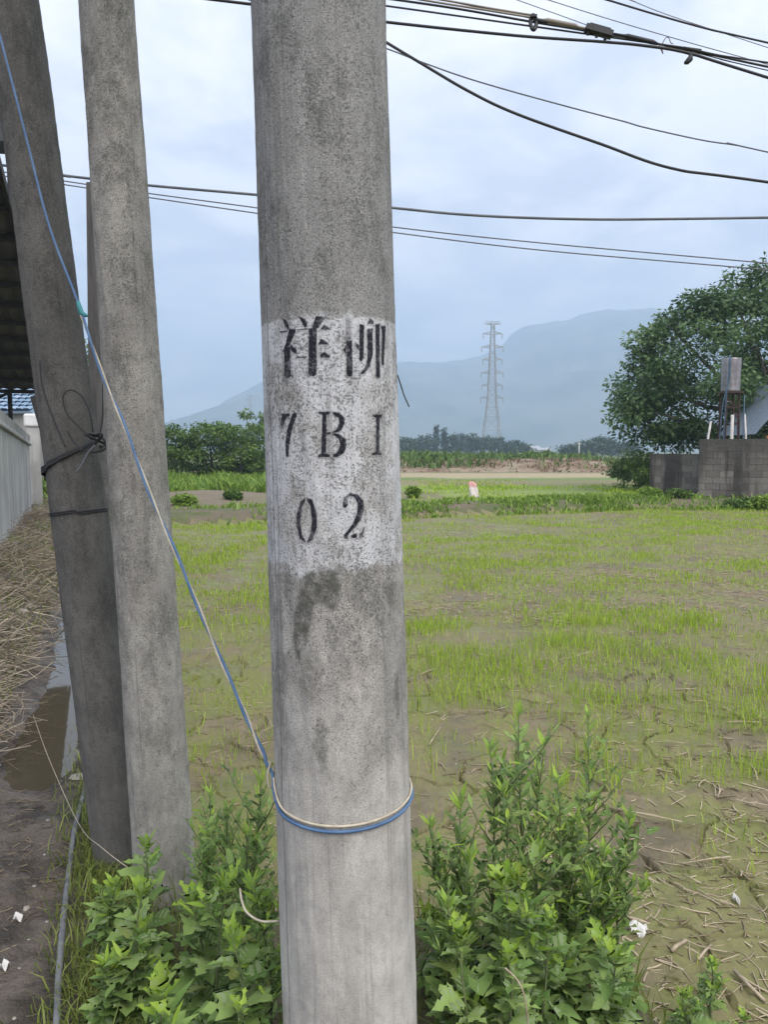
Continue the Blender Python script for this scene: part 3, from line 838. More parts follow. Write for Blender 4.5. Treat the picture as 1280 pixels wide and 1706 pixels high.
# grass along the track edge and at the pole bases
n = 19000
y = RNG.uniform(1.3, 6.0, n); x = L1(y) + 0.01 + RNG.normal(0, 0.085, n)
kp = RNG.uniform(0, 1, n) < np.clip((fbm(x * 2.2, y * 2.2, 19, 3) - 0.33) * 4, 0, 1)
x, y = x[kp], y[kp]
blades('track_grass', np.stack([x, y, ground_z(x, y) - 0.005], -1), RNG.uniform(0.02, 0.12, len(x)), RNG.uniform(0.003, 0.006, len(x)), RNG.uniform(0.2, 1.0, len(x)), RNG.uniform(0, 1, len(x)), M_GRASS,
       'thin yellow green grass between the muddy track and the poles', 'grass')
n = 3400
x = RNG.uniform(-1.15, 1.0, n); y = RNG.uniform(1.6, 3.1, n)
kp = (RNG.uniform(0, 1, n) < np.clip((fbm(x * 2, y * 2, 29, 3) - 0.36) * 4, 0, 1)) & (x > L1(y)) & (field_sd(x, y) < 0.35)
x, y = x[kp], y[kp]
blades('bund_grass', np.stack([x, y, ground_z(x, y) - 0.005], -1), RNG.uniform(0.05, 0.22, len(x)), RNG.uniform(0.003, 0.007, len(x)), RNG.uniform(0.2, 1.0, len(x)), RNG.uniform(0, 1, len(x)), M_GRASS,
       'green grass blades among the mugwort on the near bund', 'grass')

# straw heap against the wall on the left
n = 12500
y = 3.6 + (17 - 3.6) * RNG.uniform(0, 1, n) ** 1.5
d = RNG.uniform(0.46, 1.7, n)
x = L1(y) - d
kp = RNG.uniform(0, 1, n) < np.clip((fbm(x * 1.9, y * 1.9, 53, 3) - 0.33) * 4.5, 0.12, 1) * sstep(d, 0.46, 0.78)
x, y = x[kp], y[kp]
V, Q, rn = straw(len(x), x, y, ground_z(x, y) + RNG.uniform(0, 0.09, len(x)), (0.06, 0.5), (0.001, 0.0038), 0.2, 0.5)
M_HEAP = leaf_mat('mat_heap_straw', (0.13, 0.10, 0.07), (0.52, 0.44, 0.33), transl=0.05, rough=0.8)
tag(np_mesh('straw_heap', V, Q, mat=M_HEAP, attrs={'rnd': rn}), 'brown tangle of cut straw banked against the wall', 'straw', kind='stuff')
n = 4200
y = 3.2 + 10 * RNG.uniform(0, 1, n) ** 1.4; d = RNG.uniform(0.62, 1.4, n); x = L1(y) - d
blades('heap_grass', np.stack([x, y, ground_z(x, y) - 0.005], -1), RNG.uniform(0.05, 0.16, n), RNG.uniform(0.004, 0.009, n), RNG.uniform(0.3, 1.0, n), RNG.uniform(0, 1, n), M_GRASS,
       'sparse green grass sprouting through the straw bank', 'grass')

# ---- trees
def leaf_cloud(centers, radii, per, size, flat=0.6, droop=0.5):
    """leaf-sized folded diamonds spread through clumps -> verts, tris, rnd"""
    C = np.repeat(np.asarray(centers), per, 0); Rr = np.repeat(np.asarray(radii), per)
    n = len(C)
    d = RNG.normal(0, 1, (n, 3)); d /= np.linalg.norm(d, axis=1)[:, None]
    rad = RNG.uniform(0, 1, n) ** 0.45
    off = d * (Rr * rad)[:, None]; off[:, 2] *= flat
    P = C + off
    ax = d.copy(); ax[:, 2] = ax[:, 2] * 0.4 - droop * RNG.uniform(0.2, 1, n); ax += RNG.normal(0, 0.35, (n, 3)); ax /= np.linalg.norm(ax, axis=1)[:, None]
    sd_ = np.cross(ax, RNG.normal(0, 1, (n, 3)) * 0.6 + np.array([0, 0, 1.0])); sd_ /= np.linalg.norm(sd_, axis=1)[:, None]
    nm = np.cross(sd_, ax)
    s = size * RNG.uniform(0.6, 1.3, n)[:, None]
    V = np.stack([P, P + ax * s * 0.5 + sd_ * s * 0.27 + nm * s * 0.07, P + ax * s, P + ax * s * 0.5 - sd_ * s * 0.27 + nm * s * 0.07], 1)
    B = np.arange(n)[:, None] * 4
    T = np.concatenate([B + np.array([[0, 1, 2]]), B + np.array([[0, 2, 3]])])
    crn = np.repeat(RNG.uniform(0, 1, len(centers)), per)
    return V.reshape(-1, 3), T, np.repeat(np.clip(0.55 * crn + 0.45 * RNG.uniform(0, 1, n), 0, 1), 4)
M_BARK = simple('mat_bark', (0.09, 0.075, 0.06), (0.19, 0.17, 0.145), 6, 0.95, stretch=(3, 3, 0.6), bump=0.6, bdist=0.03)
M_TREE = leaf_mat('mat_tree_leaf', (0.04, 0.088, 0.034), (0.17, 0.26, 0.10), transl=0.28, rough=0.5)
M_HEDGE = leaf_mat('mat_hedge_leaf', (0.04, 0.09, 0.022), (0.19, 0.29, 0.06), transl=0.28)
M_FARTREE = leaf_mat('mat_far_leaf', (0.022, 0.05, 0.02), (0.06, 0.10, 0.04), transl=0.15)
def make_tree(name, label, group, base, height, rx, bottom, nclump, per, leaf, mat, shape='round', crad=0.18, limbs=5, trunk_r=None, seed=0, clumps=None, cat='tree'):
    rs = np.random.default_rng(seed + 500)
    root = empty(name, base, label, cat, group)
    hz = (height - bottom) / 2; cz = bottom + hz
    cs = [] if clumps is None else list(clumps)
    while len(cs) < nclump:
        p = rs.uniform(-1, 1, 3); q = np.linalg.norm(p)
        if q > 1 or q < 0.28: continue
        if shape == 'cone':
            w_ = 1 - 0.9 * (p[2] * 0.5 + 0.5)
            cs.append((p[0] * rx * w_, p[1] * rx * w_, cz + p[2] * hz)); continue
        if shape == 'box':
            p = rs.uniform(-1, 1, 3)
        lump = 0.82 + 0.36 * float(vnoise(np.array([math.atan2(p[1], p[0]) * 1.6 + seed]), np.array([p[2] * 2 + seed]), 5 + seed)[0])
        cs.append((p[0] * rx * lump, p[1] * rx * lump, cz + p[2] * hz * lump))
    cs = np.array(cs)
    rad = crad * rx * rs.uniform(0.7, 1.35, len(cs))
    V, T, rn = leaf_cloud(cs, rad, per, leaf)
    cr = np_mesh('crown', V, None, T, mat=mat, parent=root, attrs={'rnd': rn})
    cr['kind'] = 'stuff'
    tr = trunk_r or height * 0.028
    mb = MB()
    top = Vector((rs.uniform(-.1, .1) * rx, rs.uniform(-.1, .1) * rx, height * 0.75))
    mb.tube([Vector((0, 0, -0.3)), Vector((0.03, 0, height * 0.2)), top * 0.6, top], [tr * 1.2, tr, tr * 0.65, tr * 0.25], 9)
    mb.build('trunk', M_BARK, root, True)
    for i in range(limbs):
        c = Vector(cs[rs.integers(len(cs))])
        s = Vector((0, 0, height * rs.uniform(0.2, 0.5)))
        m_ = (s + c) / 2 + Vector((0, 0, -0.1 * height * rs.uniform(0, 1)))
        MB().tube([s, m_, c], [tr * 0.5, tr * 0.33, tr * 0.12], 6).build('limb', M_BARK, root, True)
    return root

# big broadleaf tree behind the block wall: clumps follow its spreading outline
def big_tree():
    rs = np.random.default_rng(77)
    TY = 30.5
    outline = [(1018, 700), (1030, 660), (1035, 620), (1055, 585), (1070, 545), (1100, 520), (1115, 500), (1150, 490), (1190, 478), (1225, 447), (1280, 440), (1350, 436), (1440, 470), (1510, 545), (1540, 640), (1530, 720), (1480, 760), (1300, 760), (1160, 752), (1095, 748), (1042, 728)]
    base = Vector((15.9, TY, 0.0))
    pol = np.array([(at(a, b, TY).x - base.x, at(a, b, TY).z) for a, b in outline])
    cs = []
    cen = pol.mean(0)
    while len(cs) < 340:
        p = rs.uniform(pol.min(0), pol.max(0))
        sdv = poly_sd(p[None], pol)[0]
        if sdv < 0.18: continue
        dep = min(4.0, 0.7 + 1.35 * sdv)
        cs.append((p[0], rs.uniform(-1, 1) * dep, p[1]))
    r = make_tree('broadleaf_tree', 'big spreading broadleaf tree behind the concrete block wall', None, base, 8.2, 6.0, 1.0, 0, 200, 0.19, M_TREE, crad=0.115, limbs=16, trunk_r=0.26, seed=3, clumps=cs)
big_tree()

# hedge of trees on the left, 44 m away
for i, (px, py, Y, rx, lab) in enumerate([
        (300, 712, 43, 1.5, 'hedge tree just right of the bare grey pole'), (352, 706, 44, 1.5, 'middle hedge tree seen between the bare pole and the painted pole'),
        (400, 712, 43.5, 1.3, 'hedge tree left of the painted pole, below the taller one'), (432, 688, 48, 1.2, 'taller hedge tree rising beside the painted pole edge'),
        (255, 710, 44, 1.5, 'hedge tree mostly hidden by the bare grey pole'), (160, 545, 40, 1.7, 'tall slender tree glimpsed between the two left poles'),
        (185, 700, 36, 1.5, 'lower bushy tree glimpsed between the two left poles'), (490, 705, 45, 1.6, 'hedge tree hidden behind the painted pole'), (545, 715, 46, 1.6, 'last hedge tree behind the painted pole'), (205, 690, 45, 1.7, 'hedge tree behind the bare grey pole')]):
    t = at(px, py, Y); 
    make_tree('hedge_tree', lab, 'hedge trees on the left', (t.x, Y, -0.15), t.z + 0.15, rx, 0.15, 75, 60, 0.20, M_HEDGE, shape='box' if t.z < 6 else 'round', crad=0.26, limbs=4, seed=20 + i)
# far tree line, about 250 m
ORD = ['first', 'second', 'third', 'fourth', 'fifth', 'sixth', 'seventh', 'eighth', 'ninth', 'tenth', 'eleventh', 'twelfth', 'thirteenth', 'fourteenth', 'fifteenth', 'sixteenth', 'last']
far_tops = [(676, 728, 'round'), (690, 730, 'round'), (704, 726, 'round'), (718, 724, 'round'), (727, 709, 'cone'), (740, 713, 'cone'), (753, 724, 'round'), (766, 720, 'round'), (778, 722, 'round'), (790, 719, 'round'),
            (802, 722, 'round'), (815, 724, 'round'), (830, 726, 'round'), (845, 735, 'round'), (858, 733, 'round'), (871, 738, 'round'), (884, 742, 'round'), (655, 728, 'round'), (630, 730, 'round'), (600, 732, 'round')]
for i, (px, py, sh) in enumerate(far_tops):
    Y = 245 + (i * 37 % 30)
    t = at(px, py, Y)
    lab = {4: 'taller pointed tree in the far tree line left of the pylon', 5: 'second pointed tree in the far tree line left of the pylon'}.get(i, 'dark rounded tree, %s in the far tree line right of the painted pole' % ORD[i] if i < 17 else 'far tree hidden behind the painted pole')
    make_tree('distant_tree', lab, 'far tree line', (t.x, Y, 0), t.z, 2.6 if sh == 'round' else 2.0, 0.3, 42, 26, 0.75, M_FARTREE, shape=sh, crad=0.3, limbs=2, seed=60 + i)
for i, (px, py) in enumerate([(945, 742), (960, 738), (975, 733), (990, 729), (1005, 727), (1020, 730), (1036, 735), (1055, 736)]):
    Y = 205 + (i * 29 % 22)
    t = at(px, py, Y)
    make_tree('distant_tree', 'dark rounded tree, %s from the left in the far clump beside the broadleaf tree' % ORD[i], 'far clump beside the broadleaf tree', (t.x, Y, 0), t.z, 2.5, 0.3, 42, 26, 0.65, M_FARTREE, crad=0.3, limbs=2, seed=110 + i)
# shrubs
for px, py, Y, rx, lab in [(1040, 752, 33, 0.75, 'feathery green shrub at the foot of the big broadleaf tree'), (1065, 748, 31, 0.7, 'dense green shrub beside the end of the block wall'), (1085, 755, 30, 0.6, 'green shrub tucked behind the block wall corner'),
                           (1085, 815, 23.9, 0.35, 'low dark bramble at the left end of the block wall'), (1128, 827, 23.0, 0.3, 'small weedy bush at the foot of the low block wall'),
                           (1230, 834, 21.9, 0.3, 'small weedy bush at the foot of the tall block wall'), (1270, 826, 21.6, 0.3, 'weedy bush at the foot of the block wall by the picture edge'),
                           (305, 825, 22.0, 0.33, 'bright leafy bush on the bund right of the bare grey pole'), (388, 832, 23.5, 0.22, 'small round bush on the brown earth mound'), (60, 0, 0, 0, ''),
                           (690, 812, 26, 0.2, 'small lone green bush on the dry patch beyond the bund'),
                           (82, 790, 20.5, 0.45, 'bright green bush beyond the white pillar'), (182, 760, 21, 0.8, 'leafy bush seen in the gap between the two left poles')]:
    if not Y: continue
    t = at(px, py, Y)
    z0 = gz(t.x, Y)
    make_tree('shrub', lab, 'shrubs around the field', (t.x, Y, z0), max(0.25, t.z - z0), rx, 0.0, 40, 45, 0.13 if Y > 28 else 0.10, M_HEDGE if Y > 28 else M_WEED_D if py > 826 else M_WEED, crad=0.34, limbs=3, trunk_r=0.02, seed=int(px), cat='shrub')

# ================================================================== WALL AND SHED ON THE LEFT
k = NT('mat_render_wall')
p = k.tc('Object')
c = k.mix(k.step(k.noise(p, 1.3, 5), 0.35, 0.65), (0.30, 0.297, 0.283), (0.42, 0.413, 0.395))
c = k.mix(k.step(k.noise(k.map(p, (5, 5, 0.5)), 1.0, 5, 0.6), 0.46, 0.70, 0, 0.65), c, (0.18, 0.176, 0.165))
k.col(c).rough(0.9); k.bump(k.noise(p, 25, 4), 0.3, 0.01)
M_RENDER = k.m
M_WHITE = simple('mat_white_plaster', (0.58, 0.58, 0.57), (0.70, 0.70, 0.69), 3, 0.85, bump=0.3)
M_GREYC = simple('mat_old_cement', (0.22, 0.215, 0.205), (0.33, 0.32, 0.30), 3, 0.9, bump=0.4)
W0 = at(0, 720, 9.0); W1 = at(49, 742, 16.0)
wd = Vector((W1.x - W0.x, W1.y - W0.y, 0)); wl = wd.length; wdir = wd / wl; wn_ = Vector((wdir.y, -wdir.x, 0))
Ws = W0 - wdir * 3.2
def wall_prism(s0, s1, z0a, z0b, z1a, z1b, off0, off1):
    """slab along the wall line; heights at its two ends; off along the outward normal"""
    a = Vector((Ws.x, Ws.y, 0)) + wdir * s0; b = Vector((Ws.x, Ws.y, 0)) + wdir * s1
    vs = []
    for q, zl, zh in ((a, z0a, z1a), (b, z0b, z1b)):
        for o in (off0, off1):
            vs += [q + wn_ * o + Vector((0, 0, zl)), q + wn_ * o + Vector((0, 0, zh))]
    return vs, [(0, 2, 3, 1), (4, 5, 7, 6), (0, 1, 5, 4), (2, 6, 7, 3), (1, 3, 7, 5), (0, 4, 6, 2)]
Ltot = wl + 3.2
r = empty('boundary_wall', (Ws.x, Ws.y, 0), 'pale cement rendered boundary wall with coping beside the straw bank', 'wall')
def wpart(name, mat, *a):
    v, f = wall_prism(*a)
    o = mesh_obj(name, [q - Vector((Ws.x, Ws.y, 0)) for q in v], f, mat, r)
    bv = o.modifiers.new('bevel', 'BEVEL'); bv.width = 0.012; bv.segments = 2
    return o
zt0, zt1 = at(0, 712, 9.0).z, at(49, 743, 16.0).z
slope = (zt1 - zt0) / wl
za, zb_ = zt0 - slope * 3.2, zt1
wpart('panel', M_RENDER, 0, Ltot, -0.2, -0.2, za, zb_, -0.12, 0)
wpart('coping', M_RENDER, -0.02, Ltot + 0.02, za + 0.002, zb_ + 0.002, za + 0.06, zb_ + 0.06, -0.17, 0.05)
wpart('capping_course', M_GREYC, 0, Ltot - 0.02, za + 0.063, zb_ + 0.063, za + 0.20, zb_ + 0.22, -0.15, 0.02)
# gate pillar at the far end
pc = at(58, 780, 16.6)
r2 = empty('gate_pillar', (pc.x, pc.y, 0), 'grey gate pillar with white cap at the far end of the rendered wall', 'pillar')
rz = math.atan2(wdir.y, wdir.x)
o = mesh_obj('shaft', *(lambda m: (m.v, m.f))(MB().box((0, 0, 0.95), (0.30, 0.27, 2.1), rz)), M_RENDER, r2)
zc = at(58, 712, 16.6).z; zct = at(58, 690, 16.6).z
o = mesh_obj('cap', *(lambda m: (m.v, m.f))(MB().box((0, 0, (zc + zct) / 2 + 0.003), (0.38, 0.36, zct - zc), rz)), M_WHITE, r2)
bv = o.modifiers.new('bevel', 'BEVEL'); bv.width = 0.05; bv.segments = 3

# corrugated canopy sloping away over the wall
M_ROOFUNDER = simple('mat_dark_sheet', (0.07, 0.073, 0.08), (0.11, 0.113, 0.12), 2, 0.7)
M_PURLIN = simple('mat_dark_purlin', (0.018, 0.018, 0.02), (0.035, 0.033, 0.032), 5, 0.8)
e1 = at(100, 655, 13.0); e0 = at(0, 282, 7.32)
ed = (e1 - e0); edl = ed.length; edn = ed / edl
e00 = e0 - edn * 2.0
side = Vector((-edn.y, edn.x, 0)).normalized()           # away from the field, to the left
if side.x > 0: side = -side
rc_ = empty('shed_canopy', (e1.x, e1.y, 0), 'dark corrugated metal canopy with purlins above the rendered wall', 'canopy')
oc = Vector((e1.x, e1.y, 0))
tot = edl + 2.0
# sheet: corrugations run along the slope
up = edn.cross(side).normalized()
if up.z < 0: up = -up
vs, fs = [], []
nc = 120
for i in range(nc + 1):
    w_ = 6.0 * i / nc
    bump_ = 0.018 * math.sin(i * math.pi / 2)
    for q in (e00, e1):
        vs.append(q + side * w_ + up * (0.05 + bump_) - oc)
fs = [(2 * i, 2 * i + 2, 2 * i + 3, 2 * i + 1) for i in range(nc)]
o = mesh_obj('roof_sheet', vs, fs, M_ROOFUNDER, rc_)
sol = o.modifiers.new('thick', 'SOLIDIFY'); sol.thickness = 0.006
npur = int(tot / 0.52)
for i in range(npur + 1):
    q = e00 + edn * (tot * i / npur - 0.03)
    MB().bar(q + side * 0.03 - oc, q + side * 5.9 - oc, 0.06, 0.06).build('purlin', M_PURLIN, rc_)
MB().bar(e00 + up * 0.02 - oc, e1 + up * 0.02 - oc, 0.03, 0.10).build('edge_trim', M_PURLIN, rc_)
for t_ in (0.985, 0.62, 0.2):
    q = e00 + edn * tot * t_ + side * 0.75
    MB().tube([Vector((q.x, q.y, -0.1)) - oc, q - oc], 0.035, 8).build('post', M_PURLIN, rc_, True)
q = e1 + side * 0.8 - oc
MB().bar(q + Vector((0, 0, -0.02)), q + side * 0.7 + Vector((0, 0, -0.45)), 0.04).build('brace', M_PURLIN, rc_)
q = at(57, 660, 13.6); q2 = at(73, 716, 13.6)
MB().bar(q - oc, q2 - oc, 0.12, 0.10).build('sagging_fascia', M_PURLIN, rc_)
# corner of a higher roof at the left edge of the picture
a, b, c_, d_ = at(-60, 150, 8.5), at(2, 178, 8.0), at(13, 236, 7.6), at(-70, 232, 8.0)
q0 = Vector((a.x, a.y, 0))
dn = Vector((0, 0, 0.06))
mesh = [v - q0 for v in (a, b, c_, d_)] + [v - q0 + Vector((0.02, 0.5, 0.05)) for v in (a, b, c_, d_)]
rr_ = empty('upper_eave', q0, 'dark eave corner of a higher roof at the left picture edge', 'eave')
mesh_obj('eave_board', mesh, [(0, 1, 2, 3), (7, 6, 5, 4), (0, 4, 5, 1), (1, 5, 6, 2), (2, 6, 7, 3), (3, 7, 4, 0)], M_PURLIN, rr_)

# house with blue tiled roof beyond the wall
HX, HY = at(-20, 700, 21).x, 21.0
rh = empty('blue_roofed_house', (HX, HY, 0), 'small grey house with blue tiled roof beyond the rendered wall', 'house')
k = NT('mat_blue_tile'); k.col(k.mix(k.math('MULTIPLY', k.rand(), 0.8), (0.14, 0.23, 0.34), (0.30, 0.40, 0.50))).rough(0.5); M_TILE = k.m
zr0 = at(40, 686, 21).z; zr1 = at(40, 655, 23).z
xr = at(52, 690, 21).x - HX
MB().box((xr - 2.6, 1.6, (zr0 - 0.02) / 2), (4.9, 2.9, zr0 - 0.02)).build('wall', M_GREYC, rh)
rfp = MB().add([(xr - 5.3, 0, zr0), (xr + 0.02, 0, zr0), (xr - 0.25, 2.0, zr1 + 0.2), (xr - 5.3, 2.0, zr1 + 0.2)], [(0, 1, 2, 3)]).build('roof', M_TILE, rh)
sol = rfp.modifiers.new('thick', 'SOLIDIFY'); sol.thickness = 0.05
tm = bpy.data.meshes.new('roof_tile')
tv, tf = [], []
for j, yq in enumerate((0, 0.27)):
    for i in range(7):
        a_ = math.pi * i / 6
        tv.append((0.10 * -math.cos(a_), yq, 0.045 * math.sin(a_) + (0.03 if j == 0 else 0.0)))
tf = [(i, i + 1, i + 8, i + 7) for i in range(6)]
tm.from_pydata(tv, [], tf); tm.materials.append(M_TILE); tm.update()
dz = (zr1 + 0.2 - zr0) / 2.0
for row in range(7):
    for cc in range(11):
        o = link(bpy.data.objects.new('roof_tile', tm), rh)
        o.location = (xr - 0.12 - 0.2 * cc - 0.035 * row, 0.27 * row - 0.02, zr0 + dz * 0.27 * row + 0.03)
        o.rotation_euler = (math.atan(dz), 0, 0)

# ================================================================== BLOCK WALL, TANK AND SHED ON THE RIGHT
k = NT('mat_cinder_block')
p = k.pos()
c = k.mix(k.rand(), (0.11, 0.098, 0.087), (0.20, 0.182, 0.165))
c = k.mix(k.step(k.noise(k.map(p, (1.6, 1.6, 0.18)), 1.0, 5, 0.6), 0.44, 0.56, 0, 0.9), c, (0.032, 0.028, 0.025))
s = k.n('ShaderNodeSeparateXYZ'); k.set(s.inputs[0], p)
top = k.step(k.math('ADD', s.outputs[2], k.math('MULTIPLY', k.noise(p, 2.4, 4), 0.9)), 1.25, 2.2, 0, 0.85)
c = k.mix(top, c, (0.06, 0.055, 0.05))
c = k.mix(k.step(k.noise(p, 18, 4, 0.7), 0.5, 0.7, 0, 0.4), c, (0.10, 0.095, 0.085))
k.col(c).rough(0.95); k.bump(k.noise(p, 40, 4), 0.5, 0.01)
M_BLOCK = k.m
M_MORTAR = simple('mat_mortar', (0.09, 0.083, 0.075), (0.14, 0.13, 0.117), 4, 0.95)
def block_mesh(l, h, t):
    bm = bmesh.new(); bmesh.ops.create_cube(bm, size=1.0)
    for v in bm.verts: v.co = Vector((v.co.x * l, v.co.y * t, v.co.z * h))
    me = bpy.data.meshes.new('block'); bm.to_mesh(me); bm.free(); me.materials.append(M_BLOCK); return me
BM_FULL, BM_HALF = block_mesh(0.388, 0.180, 0.142), block_mesh(0.188, 0.180, 0.142)
def block_wall(a, b, z0, z1, label):
    a, b = Vector((*a, 0)), Vector((*b, 0))
    d = b - a; L = d.length; d /= L; rz = math.atan2(d.y, d.x)
    r = empty('block_wall', (a.x, a.y, 0), label, 'wall', 'concrete block walls')
    r.rotation_euler = (0, 0, rz)
    nr = round((z1 - z0) / 0.19)
    ch = (z1 - z0) / nr
    for i in range(nr):
        x = 0.0
        half = i % 2 == 1
        while x < L - 0.1:
            w_ = 0.2 if (half and x == 0.0) or L - x < 0.35 else 0.4
            o = link(bpy.data.objects.new('block', BM_HALF if w_ == 0.2 else BM_FULL), r)
            o.location = (x + w_ / 2, random.uniform(-0.006, 0.006), z0 + ch * (i + 0.5))
            o.rotation_euler = (0, 0, random.uniform(-0.008, 0.008))
            x += w_
        Lr = x
    MB().box((Lr / 2, 0, (z0 + z1) / 2), (Lr - 0.02, 0.125, z1 - z0 - 0.012)).build('mortar', M_MORTAR, r)
zl = at(1110, 756, 24.6).z; zr_ = at(1230, 731, 23.2).z
block_wall((8.72, 25.2), (9.95, 23.95), -0.25, zl, 'lower stained concrete block wall at the left, in front of the tree')
block_wall((9.62, 23.55), (14.8, 22.4), -0.25, zr_, 'taller stained concrete block wall at the right picture edge')

# water tank on a rusty stand
tcx = at(1217, 650, 25.0)
rt = empty('water_tank', (tcx.x, 25.0, 0), 'corrugated metal water tank on a rusty stand above the block wall', 'water tank')
M_ZINC = simple('mat_zinc', (0.20, 0.185, 0.19), (0.36, 0.335, 0.34), 2.5, 0.35, 0.55, stretch=(3, 3, 0.5))
M_RUST = simple('mat_rust', (0.035, 0.02, 0.016), (0.075, 0.038, 0.028), 8, 0.9)
M_PIPEW = simple('mat_white_pipe', (0.40, 0.38, 0.35), (0.58, 0.56, 0.52), 5, 0.6)
M_PIPEB = simple('mat_blue_pipe', (0.03, 0.07, 0.12), (0.06, 0.12, 0.18), 5, 0.5)
zt_, zb2 = at(1217, 598, 25).z, at(1217, 653, 25).z
tv, tf = [], []
ns, nz_ = 40, 30
for j in range(nz_ + 1):
    z = zb2 + (zt_ - zb2) * j / nz_
    rad = (0.285 + 0.03 * j / nz_) * (1 + 0.006 * math.sin(j * 1.05)) 
    for i in range(ns): tv.append((rad * math.cos(2 * math.pi * i / ns), rad * math.sin(2 * math.pi * i / ns), z))
tf = [(j * ns + i, j * ns + (i + 1) % ns, (j + 1) * ns + (i + 1) % ns, (j + 1) * ns + i) for j in range(nz_) for i in range(ns)] + [tuple(reversed(range(ns))), tuple(range(nz_ * ns, (nz_ + 1) * ns))]
mesh_obj('tank_body', tv, tf, M_ZINC, rt, True)
MB().box((0, 0, zb2 - 0.03), (0.62, 0.62, 0.055)).build('platform', M_RUST, rt)
for sx in (-1, 1):
    for sy in (-1, 1):
        MB().bar((sx * 0.24, sy * 0.24, -0.1), (sx * 0.2, sy * 0.2, zb2 - 0.06), 0.06).build('leg', M_RUST, rt)
for z in (zb2 - 0.45, zb2 - 1.0):
    for sx in (-1, 1):
        MB().bar((sx * 0.215, -0.2, z), (sx * 0.215, 0.2, z), 0.035).build('brace', M_RUST, rt)
        MB().bar((-0.2, sx * 0.215, z - 0.05), (0.2, sx * 0.215, z - 0.05), 0.035).build('brace', M_RUST, rt)
MB().bar((-0.2, -0.222, zb2 - 0.1), (0.2, -0.222, zb2 - 0.9), 0.03).build('brace', M_RUST, rt)
MB().tube([(-0.06, -0.36, 0), (-0.06, -0.36, at(1213, 692, 25).z)], 0.05, 10).build('outlet_pipe', M_PIPEW, rt, True)
MB().tube(spline([(-0.16, -0.3, zt_ + 0.03), (-0.2, -0.37, zt_ - 0.6), (-0.3, -0.4, zb2 - 0.3), (-0.38, -0.42, 0.6)], 6), 0.018, 6).build('hose', M_PIPEB, rt, True)
MB().tube(spline([(-0.2, -0.3, zt_ + 0.02), (-0.26, -0.39, zb2 + 0.2), (-0.42, -0.42, zb2 - 0.6), (-0.55, -0.45, 0.6)], 6), 0.016, 6).build('hose', M_PIPEB, rt, True)
MB().tube([(0.33, -0.3, 0.5), (0.33, -0.3, zb2 - 0.12)], 0.02, 6).build('hose', M_PIPEB, rt, True)
for px, py0, py1, lab in ((1181, 702, 742, 'leaning white pipe stub left of the water tank stand'), (1246, 690, 728, 'leaning white pipe stub right of the water tank stand')):
    a, b = at(px - 3, py1, 24.7), at(px + 4 if px < 1200 else px - 5, py0, 24.9)
    tag(MB().tube([Vector((a.x, a.y, -0.1)), a, b], 0.035, 10).build('pipe_stub', M_PIPEW, None, True), lab, 'pipe', 'pipes by the tank')
# shed with sloping sheet roof at the right edge
M_SHEET = simple('mat_blue_grey_sheet', (0.22, 0.27, 0.34), (0.32, 0.37, 0.44), 3, 0.45, 0.3, stretch=(0.5, 4, 4))
M_BRICK = simple('mat_orange_brick', (0.32, 0.115, 0.05), (0.42, 0.17, 0.08), 6, 0.9)
s0 = at(1252, 724, 25.5); s1 = at(1286, 683, 25.5)
rs_ = empty('sheet_roofed_shed', (s0.x, 25.5, 0), 'shed with sloping blue grey sheet roof behind the block wall', 'shed')
dx, dz_ = s1.x - s0.x, s1.z - s0.z
vs = []
for i in range(41):
    yy = -0.3 + 2.8 * i / 40
    w_ = 0.012 * math.sin(i * math.pi / 2)
    vs += [(0, yy, s0.z + w_), (2.2 * dx, yy, s0.z + 2.2 * dz_ + w_), ]
o = mesh_obj('roof_sheet', vs, [(2 * i, 2 * i + 2, 2 * i + 3, 2 * i + 1) for i in range(40)], M_SHEET, rs_)
sol = o.modifiers.new('thick', 'SOLIDIFY'); sol.thickness = 0.01
MB().box((1.7, 1.1, (s0.z - 0.25) / 2), (3.2, 2.4, s0.z - 0.27)).build('wall', M_GREYC, rs_)
bme = bpy.data.meshes.new('brick'); bm = bmesh.new(); bmesh.ops.create_cube(bm, size=1.0)
for v in bm.verts: v.co = Vector((v.co.x * 0.225, v.co.y * 0.11, v.co.z * 0.09))
bm.to_mesh(bme); bm.free(); bme.materials.append(M_BRICK)
for i in range(3):
    a = at(1249 + i * 12, 727, 23.55)
    o = link(bpy.data.objects.new('loose_brick', bme))
    o.location = (a.x, 23.55 - 0.22 * (i * 0.24) - 0.43, zr_ + 0.048); o.rotation_euler = (0, 0, -0.2 + 0.06 * i)
    ab = Vector((9.62, 23.55, 0)); dd = (Vector((14.8, 22.4, 0)) - ab).normalized()
    pp = ab + dd * (2.0 + 0.25 * i)
    o.location = (pp.x, pp.y, zr_ + 0.048); o.rotation_euler = (0, 0, math.atan2(dd.y, dd.x) + 0.05 * (i - 1))
    tag(o, ['leftmost', 'middle', 'rightmost'][i] + ' orange brick lying on top of the tall block wall', 'brick', 'loose bricks on the wall')

